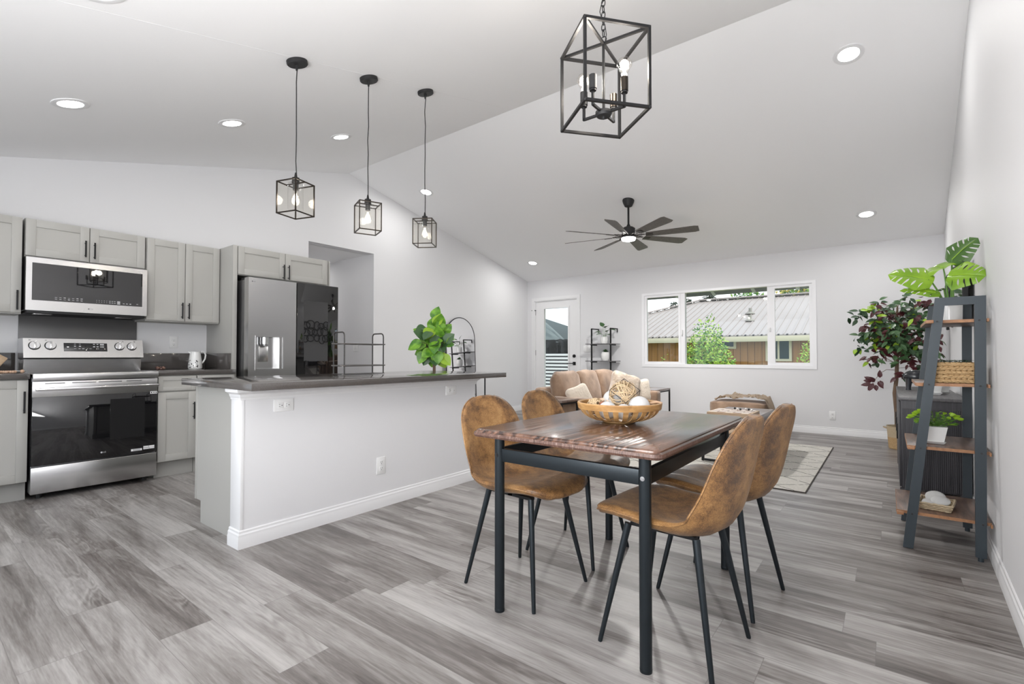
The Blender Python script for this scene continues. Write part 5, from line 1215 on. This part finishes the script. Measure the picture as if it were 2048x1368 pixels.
# ------------------------------------------------------------------ outside
struct(MB().box(-60, 60, YB + .16, 80, -.7, -.6), 'ground', mat('outdoor_ground', (.20, .24, .12), .95))
SIDE = mat('tan_board_siding', (.36, .19, .085), .75); n = N(SIDE); s_ = n.n('SeparateXYZ'); tcx = n.n('TexCoord'); n.l(tcx.outputs['Object'], s_.inputs[0])
gr = n.math('GREATER_THAN', n.math('ABSOLUTE', n.math('SUBTRACT', n.math('FRACT', n.math('DIVIDE', s_.outputs[0], .21)), .5)), .46)
n.color(n.mix(gr, n.ramp(n.noise(n.co((20, 20, 1)), 1., 3), [(.3, (.30, .145, .045)), (.7, (.40, .20, .07))]), (.15, .07, .025)))
ROOFM = mat('pale_metal_roof', (.37, .325, .305), .45, .15); FASC = mat('cream_fascia', (.62, .57, .42), .6)
HS = thing('neighbour_house', 'tan boarded house with pale ribbed metal roof outside the window', 'house', (-4, 17, -.6)); ye, yr_, ze, zr = 16.4, 21.5, 1.635, 3.335; pit = (zr - ze) / (yr_ - ye)
MB().box(-12, 8, 16.85, 17.0, -.6, 1.72).build('wall', SIDE, HS)
mb = MB(); hx = -11.3; th = .04
def rz(y): return ze + (y - ye) * pit
ridge_x = -6.43
top = [(hx, ye, ze), (10, ye, ze), (10, yr_, zr), (ridge_x, yr_, zr)]
r0 = mb.ring(top); r1 = mb.ring([(x, y, z + th) for x, y, z in top]); mb.skin([r0, r1])
x = hx + .1
while x < 6:
    yend = yr_ if x > ridge_x else ye + (x - hx) / (ridge_x - hx) * (yr_ - ye)
    mb.bar((x, ye - .01, ze + th + .006), (x, yend, rz(yend) + th + .006), .035, .022, m=0); x += .229
lt = [(hx, ye, ze), (hx, 26.5, ze), (ridge_x, yr_, zr)]; r0 = mb.ring(lt); r1 = mb.ring([(x, y, z + th) for x, y, z in lt]); mb.skin([r0, r1])
mb.build('roof', ROOFM, HS)
MB().box(hx, 8, ye - .02, ye + .01, ze - .16, ze + .0, .004).box(hx, 8, ye + .01, 16.85, ze - .15, ze - .12).build('fascia', FASC, HS)
mb = MB(); k = 0
CAPD = mat('dark_closure', (.04, .035, .035), .8)
x = ridge_x
while x < 7: mb.box(x, x + .30, yr_ - .14, yr_ - .10, zr - .03, zr + .045); x += .40
u = 0
while u < .97:
    a = Vector((hx, ye, ze)).lerp(Vector((ridge_x, yr_, zr)), u); b2 = Vector((hx, ye, ze)).lerp(Vector((ridge_x, yr_, zr)), u + .038); mb.bar(a + Vector((.05, -.05, .075)), b2 + Vector((.05, -.05, .075)), .03, .04); u += .05
mb.build('ridge_closure', CAPD, HS)
mb = MB(); mb.bar((ridge_x, yr_ - .05, zr + .085), (8, yr_ - .05, zr + .085), .24, .05).bar((hx, ye, ze + .10), (ridge_x, yr_ - .05, zr + .09), .18, .045); mb.build('ridge_cap', ROOFM, HS)
mb = MB(); x = hx + .2
while x < 6: mb.bar((x, ye - .02, ze + .03), (x, ye + .05, ze + .05), .05, .03); x += .229
mb.build('eave_closures', CAPD, HS)
for (x, y) in ((-3.93, 19.0), (-3.75, 18.05)):
    MB().cyl((x, y, rz(y)), (x, y, rz(y) + .24), .055, n=14).lathe([(.17, .05), (.13, .09), (.07, .13)], (x, y, rz(y) - .02), 16, caps=False, m=0).build('vent_pipe', mat('vent_grey', (.28, .27, .24), .7), HS)
DGL = mat('dark_house_glass', (.03, .045, .05), .08)
def hwin(x0, x1, z0, z1, mull=True, gl=DGL):
    mb = MB(); f = .07; y0_, y1_ = 16.79, 16.87
    mb.box(x0 - f, x1 + f, y0_, y1_, z1, z1 + f).box(x0 - f, x1 + f, y0_, y1_, z0 - f, z0).box(x0 - f, x0, y0_, y1_, z0, z1).box(x1, x1 + f, y0_, y1_, z0, z1)
    if mull: mb.box((x0 + x1) / 2 - .025, (x0 + x1) / 2 + .025, y0_, y1_, z0, z1)
    w_ = mb.build('window', FASC, HS); MB().box(x0, x1, 16.83, 16.845, z0, z1).build('pane', gl, w_)
hwin(-2.98, -2.41, .94, 1.50); hwin(-7.9, -6.95, .80, 1.50, False, mat('green_blind', (.12, .32, .19), .5)); hwin(-4.75, -3.98, 1.33, 1.50, False)
def bush(name, label, c, rx, ry, rz_s, n_, L, mats, seed, top_thin=0., trunkr=.03, cat='shrub', inner=None):
    o = thing(name, label, cat, (c[0], c[1], -.6)); g = random.Random(seed); mb = MB(); C = Vector(c)
    for k in range(n_):
        while True:
            v = Vector((g.uniform(-1, 1), g.uniform(-1, 1), g.uniform(-1, 1)))
            if v.length < 1 and v.length > .25: break
        if top_thin and v.z > .15 and (g.random() < (v.z) ** .5 * .78 or v.x ** 2 + v.y ** 2 > (1.02 - v.z) ** 1.2): continue
        p = C + Vector((v.x * rx, v.y * ry, v.z * rz_s)) * (1 + .12 * noise.noise(v * 3)); d = Vector((g.gauss(0, 1), g.gauss(0, 1), g.gauss(0, .8) + .2))
        mb.leaf(p, d, Vector((g.uniform(-1, 1), -1, g.uniform(0, 1.5))), L * g.uniform(.7, 1.3), L * .45, g.randrange(len(mats)), .1, .1, 2)
    mb.build('foliage', mats, o, sharp=0); mb = MB()
    for k in range(7):
        a = k * .9; mb.tube([(c[0], c[1], -.62), (c[0] + .2 * rx * math.cos(a), c[1] + .2 * ry * math.sin(a), c[2] - rz_s * .4), (c[0] + .5 * rx * math.cos(a), c[1] + .5 * ry * math.sin(a), c[2] + rz_s * .55)], [trunkr, trunkr * .6, trunkr * .2], 6)
    mb.build('branches', BARK, o); return o
BG1 = mat('bush_green', (.17, .34, .03), .6); BG2 = mat('bush_lime', (.34, .50, .06), .6); BG3 = mat('bush_deep_green', (.06, .17, .02), .6)
bush('leafy_shrub', 'bright green young tree outside the middle window pane', (-3.42, 12.0, .55), .68, .62, 1.42, 15000, .088, [BG1, BG2, BG3, BG2], 31, .5)
bush('leafy_shrub', 'sparse lime shrub at the right edge of the window', (-1.28, 12.2, .60), (.34), .4, .85, 800, .08, [BG2, BG2, BG1], 32, .0)
bush('leafy_shrub', 'thin lime twigs outside the left window pane', (-4.78, 13.0, .35), .26, .3, .75, 200, .08, [BG2, BG1], 33, .0)
bush('broadleaf_tree', 'round green tree rising behind the roof ridge', (-6.0, 29, 3.2), 1.4, 1.3, 1.35, 1500, .28, [BG3, BG1, LEAFM], 34, 0, .08, 'tree')
bush('broadleaf_tree', 'tall green and yellow trees behind the ridge at the right pane', (-3.4, 34, 4.6), 2.3, 1.5, 2.4, 2600, .30, [BG3, BG1, mat('yellow_leaf', (.55, .42, .05), .6)], 35, 0, .08, 'tree')
bush('broadleaf_tree', 'dark tree at the far right of the window view', (-1.0, 38.5, 5.2), 2.2, 1.5, 2.4, 1600, .30, [BG3, LEAFM, LEAFD], 36, 0, .08, 'tree')
def conifer(c, h, r, seed, label):
    o = thing('conifer_tree', label, 'tree', (c[0], c[1], -.6)); mb = MB(); g = random.Random(seed)
    for k in range(420):
        u = g.random() ** .7; rr = r * (1 - u) + .1; a = g.uniform(0, 6.28); b_ = Vector((c[0], c[1], c[2] + h * u)); e_ = b_ + Vector((rr * math.cos(a), rr * math.sin(a), -.25 * rr)); 
        for q in range(3): mb.leaf(b_.lerp(e_, .3 + .3 * q), Vector((math.cos(a + g.uniform(-.6, .6)), math.sin(a), -.1)), (0, 0, 1), .4, .14, 0, .1, .2, 2)
    mb.build('foliage', [mat('conifer_green', (.03, .06, .03), .7)], o, sharp=0); MB().cyl((c[0], c[1], -.6), (c[0], c[1], c[2] + h), .14, .03, 8).build('trunk', BARK, o)
conifer((-9.85, 35, 1.4), 4.1, 1.15, 1, 'dark conifer with spread branches above the roof ridge'); conifer((-16.9, 48, 1.5), 4.9, .6, 2, 'tiny far conifer left of the ridge'); conifer((-16.1, 50, 1.5), 5.4, .6, 3, 'slightly taller far conifer beside the tiny one')
# patio seen through the door glass
GREYT = mat('grey_canvas', (.34, .39, .40), .7); GREYD = mat('dark_grey_canvas', (.20, .235, .245), .7); BLKT = mat('black_tarpaulin', (.018, .022, .024), .25); n = N(GREYT); n.bump(n.noise(n.co(), 2.5, 4), .6, .08)
GZ = thing('patio_canopy', 'grey peaked canvas canopy outside the glazed door', 'canopy', (-7.2, 11.5, -.6))
pk = Vector((-8.4, 11.2, 2.34)); mb = MB()
mb.skin([mb.ring([pk, Vector((-5.3, 11.2, 1.353)), Vector((-5.3, 11.2, 1.2)), pk - Vector((0, 0, 1.1))]), mb.ring([pk + Vector((0, .04, 0)), Vector((-5.3, 11.24, 1.353)), Vector((-5.3, 11.24, 1.2)), pk + Vector((0, .04, -1.1))])]); mb.build('rear_slope', GREYD, GZ)
def fold(u, v):
    x = -8.4 + 2.25 * u; top_ = max(1.40, 1.93 - max(0, x + 6.975) * .82); z = top_ + (1.38 - top_) * v; return Vector((x, 10.35 + .05 * noise.noise(Vector((u * 5, v * 4, 0))) - .10 * v, z + .03 * noise.noise(Vector((u * 4, v * 7, 2)))))
MB().grid(fold, 30, 16, thick=.01).build('front_slope', GREYT, GZ, sharp=0)
def flap(u, v): return Vector((-8.4 + 3.2 * u, 10.22 + .06 * math.sin(u * 46) * (.4 + v) + .04 * noise.noise(Vector((u * 14, v * 3, 0))), 1.44 - .40 * v + .03 * noise.noise(Vector((u * 22, 0, 5))) * (1 - v)))
MB().grid(flap, 90, 10, thick=.008).build('black_valance', BLKT, GZ, sharp=0)
for x in (-8.3, -5.35): MB().bar((x, 10.4, -.6), (x, 10.4, 1.7), .06).build('post', BLACK, GZ)
FCN = thing('slatted_fence', 'white horizontal slat fence with dark gaps outside the door', 'fence', (-6.8, 10, -.6))
MB().box(-8.4, -5.2, 10.09, 10.11, -.6, 1.10).build('backing', BLKT, FCN)
mb = MB()
for k in range(20): mb.box(-8.4, -5.2, 10.05, 10.085, 1.085 - k * .085 - .048, 1.085 - k * .085, .003)
mb.build('slats', mat('white_boards', (.80, .80, .80), .6), FCN)
